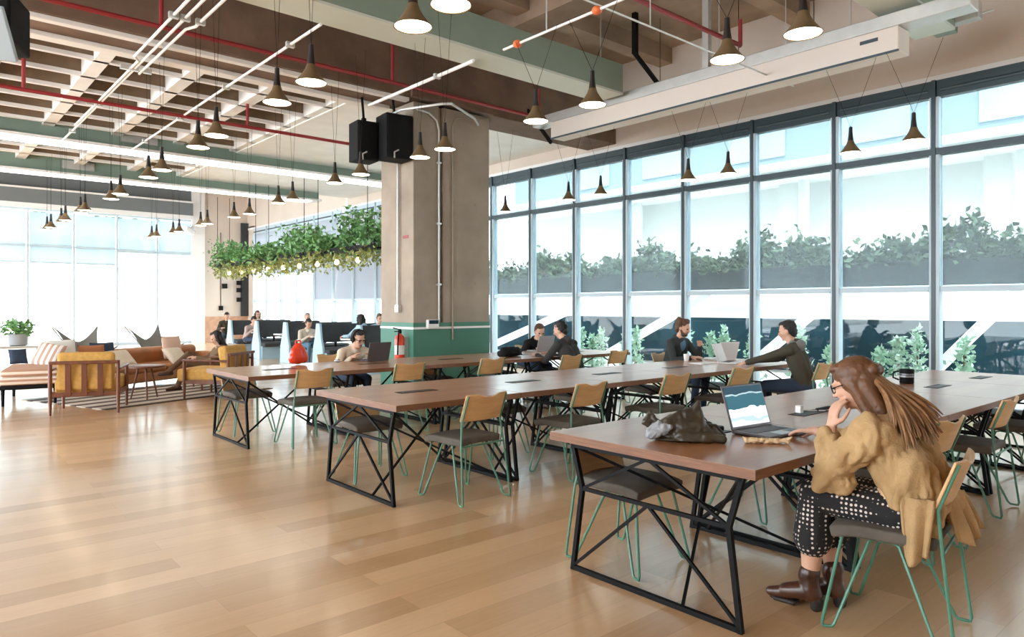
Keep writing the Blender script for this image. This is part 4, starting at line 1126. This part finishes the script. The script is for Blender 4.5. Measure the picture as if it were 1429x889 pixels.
# papers, cups at the middle row
for i, (x, y, rz, lab) in enumerate(((8.3, 5.42, .2, 'white paper sheets before the bearded man'), (7.55, 5.05, -.2, 'white paper sheet left of the pale laptops'))):
    t = thing('paper_sheets', lab, 'paper', (x, y, .7455), rz)
    m = MB(); m.box((-.15, -.105, 0), (.15, .105, .006)); m.obox((.03, .02, .008), (.3, .21, .003), (0, 0, .2)); m.build('sheets', 'paper', t)
t = thing('cup', 'small white cup between the bearded man and the laptops', 'cup', (7.75, 5.45, .7455))
MB().lathe([(.03, 0), (.04, .09), (.036, .09), (.028, .01), (.001, .008)], 18).build('cup_body', 'white', t)
t = thing('bag', 'black shoulder bag lying on the far desk before the dark jacketed man', 'bag', (6.55, 7.55, .7455), .3)
Bg = Body(); Bg.cap(V((-.2, 0, .06)), V((.2, 0, .06)), .06, .06, 'blackm'); Bg.cap(V((-.18, .06, .05)), V((.18, .06, .05)), .05, .05, 'blackm'); Bg.cap(V((-.19, 0, .10)), V((.19, .01, .09)), .05, .04, 'blackm')
Bg.build('body', t, .01, 1, fold=.015, fscale=14)
MB().tube([(-.2, -.02, .1), (-.1, -.10, .06), (.1, -.12, .03), (.2, -.02, .1)], .010, 7).build('strap', 'black', t)
t = thing('backpack', 'bright red backpack standing on the far desk row near the man with headphones', 'backpack', (3.70, 8.22, .745), .2)
Bg = Body(); Bg.cap(V((0, 0, .09)), V((0, 0, .20)), .085, .065, 'redext'); Bg.cap(V((-.06, 0, .08)), V((-.05, 0, .17)), .07, .05, 'redext'); Bg.cap(V((.06, 0, .08)), V((.05, 0, .17)), .07, .05, 'redext')
Bg.build('body', t, .01, 1, fold=.012, fscale=14)
MB().tube([(-.04, .0, .255), (-.03, .0, .29), (.03, 0, .29), (.04, .0, .255)], .010, 7).build('handle', 'redext', t)
t = thing('mouse', 'small black mouse on the far desk by the cream sweater', 'mouse', (4.25, 8.28, .7455), .4)
Bm = Body(); Bm.ell((0, 0, .014), (.03, .05, .018), 'lapsil'); Bm.build('shell', t, .006, 1); MB().tube([(0, -.03, .03), (0, -.02, .034)], .006, 8).build('wheel', 'black', t)

# ================================================================== LOUNGE
def legs4(t, xs, ys, z, r0, r1, m, splay=.0):
    for x in xs:
        for y in ys:
            MB().tube([(x, y, z), (x + splay * (1 if x > 0 else -1), y, 0)], [r0, r1], 10).build('leg', m, t)
def armchair(label, loc, rz):
    t = thing('armchair', label, 'armchair', loc, rz, 'mustard lounge armchairs')
    w_, d = .40, .36
    for x in (-w_, w_):
        for y in (-d, d):
            MB().tube([(x, y, 0), (x, y, .28), (x, y, .60 if y > 0 else .72)], [.016, .027, .022], 10).build('leg', 'teak', t)
        MB().bar((x, -d, .60), (x, d + .04, .61), .055, .03).build('armrest', 'teak', t, bevel=.01)
        MB().bar((x, -d, .27), (x, d, .27), .025, .06).build('side_rail', 'teak', t)
    MB().bar((-w_, -d, .27), (w_, -d, .27), .025, .06).build('back_rail', 'teak', t, bevel=.006)
    MB().bar((-w_, d, .27), (w_, d, .27), .025, .06).build('front_rail', 'teak', t, bevel=.006)
    br = MB().bar((-w_ - .01, -d - .03, .70), (w_ + .01, -d - .03, .70), .03, .045).build('top_rail', 'teak', t, bevel=.008)
    for x in (-.19, 0, .19):
        MB().bar((x, -d - .015, .26), (x, -d - .03, .70), .07, .018, up=(0, 1, 0)).build('back_slat', 'teak', t, bevel=.004)
    MB().box((-.37, -.30, .27), (.37, .52, .47)).build('seat_cushion', 'mustard', t, bevel=.05, seg=4)
    MB().obox((0, -.25, .57), (.68, .16, .52), (-.14, 0, 0)).build('back_cushion', 'mustard', t, bevel=.05, seg=4)
    return t
armchair('mustard armchair with slatted teak back turned to the open floor', (2.05, 11.33, 0), -.36)
armchair('mustard armchair with slatted teak back behind the far desk row', (3.95, 11.75, 0), .75)
# sofa
t = thing('sofa', 'long tan leather sofa with rounded back in the lounge', 'sofa', (3.55, 14.4, 0), PI + .50)
MB().box((-1.45, -.42, .10), (1.45, .45, .29)).build('base', 'tan', t, bevel=.04, seg=3)
for x in (-.71, .71): MB().box((x - .70, -.28, .28), (x + .70, .48, .40)).build('seat_cushion', 'tan', t, bevel=.05, seg=4)
MB().obox((0, -.36, .45), (2.9, .22, .46), (-.12, 0, 0)).build('backrest', 'tan', t, bevel=.09, seg=5)
for x in (-1.47, 1.47): MB().box((x - .10, -.42, .10), (x + .10, .44, .54)).build('armrest', 'tan', t, bevel=.08, seg=5)
legs4(t, (-1.1, 1.1), (-.3, .36), .11, .03, .022, 'teak')
def pillow(label, loc, rot, m, s=.42):
    def fn(u, v):
        a, b = 2 * u - 1, 2 * v - 1; th = .07 * (max(0, 1 - a ** 4) * max(0, 1 - b ** 4)) ** .5
        k = 1 - .06 * (1 - abs(a)) - .06 * (1 - abs(b))
        return a * s / 2 * (1 - .05 * (1 - b * b)), b * s / 2 * (1 - .05 * (1 - a * a)), th
    mb = MB(); mb.grid(lambda u, v: fn(u, v), 14, 14); mb.grid(lambda u, v: (fn(u, v)[0], fn(u, v)[1], -fn(u, v)[2]), 14, 14)
    o = mb.build('pillow', m); o.location = loc; o.rotation_euler = rot; tag(o, label, 'pillow', 'lounge pillows'); return o
pillow('cream pillow lying on the left part of the tan sofa', (2.98, 13.80, .53), (.75, 0, .5), 'cream', .44)
pillow('cream pillow at the right end of the tan sofa', (4.0, 14.28, .52), (.75, 0, .5), 'cream', .42)
pillow('blush pillow propped above the back of the tan sofa', (4.05, 14.72, .66), (1.4, 0, .5), 'pink', .45)
# chair under the lounging woman
t = thing('lounge_chair', 'low blush lounge chair holding the woman with long dark hair', 'armchair', (4.32, 13.05, 0), 1.50)
MB().box((-.36, -.30, .16), (.36, .36, .36)).build('seat_cushion', 'pink', t, bevel=.05, seg=4)
MB().obox((0, -.34, .50), (.72, .16, .56), (-.25, 0, 0)).build('backrest', 'pink', t, bevel=.06, seg=4)
MB().obox((.02, -.30, .60), (.5, .12, .36), (-.35, 0, .05)).build('throw_pillow', 'whitefab', t, bevel=.05, seg=3)
legs4(t, (-.3, .3), (-.26, .3), .17, .022, .014, 'teak')
# daybed
t = thing('daybed', 'striped daybed on black legs at the far left of the lounge', 'daybed', (1.62, 13.2, 0), -.20)
MB().box((-.36, -.75, .24), (.36, .75, .30)).build('frame', 'black', t, bevel=.008)
MB().box((-.37, -.76, .30), (.37, .76, .42)).build('mattress', 'stripe', t, bevel=.05, seg=4)
MB().box((-.36, -.74, .42), (.36, .60, .53)).build('upper_cushion', 'stripe', t, bevel=.05, seg=4)
legs4(t, (-.32, .32), (-.68, .68), .26, .028, .02, 'black')
pillow('striped pillow leaning at the head of the daybed', (1.85, 13.45, .68), (1.0, .2, -.6), 'stripe2', .42)
pillow('rust orange pillow at the left end of the tan sofa', (2.50, 13.66, .60), (1.3, 0, .2), 'rust', .42)
pillow('navy pillow behind the rust pillow', (2.72, 13.92, .62), (1.3, 0, .4), 'navy', .44)
pillow('white pillow between the striped and rust pillows', (2.05, 13.62, .70), (1.2, 0, .1), 'whitefab', .44)
pillow('small charcoal pillow at the far end of the daybed', (1.50, 13.95, .64), (1.2, 0, .2), 'navy', .26)
# side table, rug
t = thing('side_table', 'small dark wooden side table beside the mustard armchair', 'side table', (2.95, 12.15, 0))
MB().lathe([(.27, .50), (.28, .505), (.28, .525), (.27, .53)], 28).build('top', 'teak', t)
for a in (0.4, 2.5, 4.6): MB().tube([(.1 * math.cos(a), .1 * math.sin(a), .5), (.22 * math.cos(a), .22 * math.sin(a), 0)], [.018, .012], 8).build('leg', 'teak', t)
tag(MB().box((-1.5, -1.1, 0), (1.5, 1.1, .008)).build('rug', 'rug'), 'brown and cream striped rug under the lounge seats', 'rug')
bpy.data.objects['rug'].location = (3.25, 12.75, .001); bpy.data.objects['rug'].rotation_euler = (0, 0, .35)
# butterfly chairs
def butterfly(label, loc, rz):
    t = thing('butterfly_chair', label, 'chair', loc, rz, 'grey butterfly chairs')
    def fn(u, v):
        a, b = 2 * u - 1, 2 * v - 1
        x = a * .40 * (.62 + .38 * abs(b) ** 1.5); back = -b
        y = -b * .34 * (.7 + .3 * abs(a) ** 2)
        zc = .36 + (.16 * b if b > 0 else 0) + .06 * a * a
        top = (.98 if b > 0 else .60); k = (abs(a) ** 1.5) * (abs(b) ** 1.1)
        return (x, y, zc * (1 - k) + top * k + (.16 * max(0, b) ** 2) * (1 - k))
    mb = MB(); mb.grid(fn, 20, 20); mb.build('sling', 'sling', t, solid=.012)
    for sx in (-1, 1):
        MB().tube([(sx * .39, -.34, .95), (sx * .1, .1, .25), (-sx * .33, .34, .012), (sx * .1, .36, .012)], .009, 7).build('leg', 'black', t)
        MB().tube([(sx * .38, .33, .58), (sx * .1, -.05, .25), (-sx * .33, -.32, .012), (sx * .1, -.34, .012)], .009, 7).build('leg', 'black', t)
    return t
butterfly('grey butterfly chair on the left before the far glazing', (2.88, 16.4, 0), PI + .3).scale = (1.12, 1.12, 1.08)
butterfly('grey butterfly chair on the right before the far glazing', (4.25, 16.7, 0), PI + .5).scale = (1.12, 1.12, 1.08)
# bench and plant at the left window
t = thing('window_bench', 'low pale metal bench under the left glazing', 'bench', (1.9, 22.0, 0), 0)
MB().box((-1.0, -.25, .40), (1.0, .25, .45)).build('seat', 'galv', t, bevel=.01)
for x in (-.9, .9):
    for y in (-.2, .2): MB().bar((x, y, 0), (x, y, .41), .04).build('leg', 'galv', t)
t = thing('potted_plant', 'green bushy plant in a grey pot on the window bench', 'plant', (2.36, 22.0, .45))
MB().lathe([(.16, 0), (.2, .02), (.22, .3), (.19, .3), (.17, .26), (.001, .25)], 18).build('pot', 'baggrey', t)
m = MB(); leaves(m, 260, lambda: (random.gauss(0, .16), random.gauss(0, .16), random.uniform(.3, .6)), .14); m.build('foliage', 'leaf', t, smooth=False)

# ================================================================== BOOTHS
ORDB = ['nearest', 'second', 'third', 'fourth', 'farthest']
for i, y in enumerate((13.75, 15.7, 17.6, 19.55, 21.6)):
    t = thing('booth_divider', '%s booth divider with charcoal back and pale blue end panel by the windows' % ORDB[i], 'booth', (7.55, y, 0), 0, 'booth dividers')
    prof = [(-.09, 1.05), (.09, 1.05), (.16, .70), (.26, .44), (.30, .0), (-.30, .0), (-.26, .44), (-.16, .70)]
    MB().prism([(a, b) for a, b in prof], 0, 0, .06).build('end_panel', 'boothblue', t, bevel=.01)
    MB().prism([(-.05, 1.04), (.05, 1.04), (.10, .60), (-.10, .60)], 0, .06, 1.9).build('backrest', 'booth', t, bevel=.01)
    for s in (-1, 1): MB().box((.06, min(s * .08, s * .50), .34), (1.9, max(s * .08, s * .50), .45)).build('seat_cushion', 'booth', t, bevel=.03, seg=3)
    MB().box((.06, -.34, 0), (1.9, .34, .36)).build('plinth', 'boothblue', t)
for i, y in enumerate((14.72, 16.65, 18.57, 20.57)):
    t = thing('booth_table', 'small pale table in the booth, %s from the column' % ORD[i], 'table', (8.5, y, 0), 0, 'booth tables')
    MB().box((-.75, -.24, .68), (.75, .24, .715)).build('tabletop', 'whitefab', t, bevel=.01)
    MB().tube([(0, 0, 0), (0, 0, .68)], .035, 12).build('leg', 'black', t); MB().lathe([(.2, 0), (.2, .015), (.04, .03)], 20).build('foot', 'black', t)
# hanging planter
t = thing('hanging_planter', 'long black steel trough planter hung above the booths', 'planter', (8.0, 18.6, 2.72))
m = MB(); m.box((-.2, -5.1, 0), (.2, 5.1, .03)); m.box((-.2, -5.1, .03), (-.18, 5.1, .11)); m.box((.18, -5.1, .03), (.2, 5.1, .11)); m.build('trough', 'black', t)
for y in (-4.8, -1.6, 1.6, 4.8):
    m = MB(); m.tube([(-.19, y, .1), (-.19, y, 2.26)], .008, 6); m.tube([(.19, y, .1), (.19, y, 2.26)], .008, 6); m.build('hanger_rod', 'black', t)
for i in range(10):
    y = 13.75 + i * 1.05
    p = thing('hanging_plant', 'leafy green plant spilling from the hanging trough, %s from the column' % ORD[i], 'plant', (8.0, y, 2.78), 0, 'plants in the hanging trough')
    wd = (1.1, 1.2, .7, 1.2, 1.0, .8, .9, .6, 1.0, 1.3)[i]
    hgt = (.85, 1.0, .42, .8, .85, .35, .5, .28, .65, .85)[i]
    m = MB(); leaves(m, 480, lambda: (random.gauss(0, .20), random.gauss(0, .22) * wd, random.triangular(-.15, hgt, .25)), .14, .1); m.build('foliage', 'leaf', p, smooth=False)
    m = MB(); leaves(m, 200, lambda: (random.gauss(0, .22), random.gauss(0, .24), random.triangular(-.46, .1, -.1)), .12, -.8); m.build('trailing_foliage', 'leafy', p, smooth=False)
    m = MB()
    for k in range(5): m.tube([(0, (k - 2) * .1, 0), (random.uniform(-.1, .1), (k - 2) * .16, hgt * .8)], .008, 5)
    m.build('stem', 'teak', p)
for i in range(9):
    y = 14.3 + i * 1.02
    p = thing('hanging_bulb', 'small warm glowing bulb under the hanging plants, %s from the column' % ORD[i], 'bulb', (7.85, y, 2.5), 0, 'glowing bulbs under the trough')
    MB().ell((0, 0, 0), (.055, .055, .065), None, 16, 10).build('globe', 'bulb', p); MB().tube([(0, 0, .06), (0, 0, .11)], .018, 10).build('socket', 'black', p)
    MB().tube([(0, 0, .1), (0, 0, .3)], .004, 5).build('cord', 'black', p)
# things on the return wall and the white corner pillar
t = thing('wall_camera', 'white camera arm mounted high on the white corner pillar', 'camera', (8.9, 29.6, 4.35))
MB().obox((-.2, -.2, .1), (.5, .25, .22), (.1, .3, .6)).build('housing', 'white', t, bevel=.03); MB().bar((.1, .2, .3), (-.1, -.1, .15), .08).build('mount_arm', 'white', t)
t = thing('ceiling_conduit_drop', 'dark cable tray and conduits running down the return wall', 'conduit', (10.9, 29.75, 1.05))
MB().box((0, 0, 0), (.3, .1, 3.9)).build('tray', 'booth', t); m = MB()
for z in (.6, 1.0, 1.3, 1.7): m.box((-.2, -.06, z), (.0, .02, z + .18))
m.build('junction_box', 'blackm', t)
t = thing('wall_cable', 'thin black wall cable with a small box on the return wall', 'cable', (10.1, 29.88, 1.3))
MB().tube([(0, 0, 0), (0, 0, 3.2)], .012, 6).build('cord', 'blackm', t); MB().box((.05, -.06, .9), (.25, .0, 1.1)).build('wall_box', 'blackm', t); MB().box((-.08, -.06, .0), (.08, .0, .18)).build('socket_box', 'blackm', t)
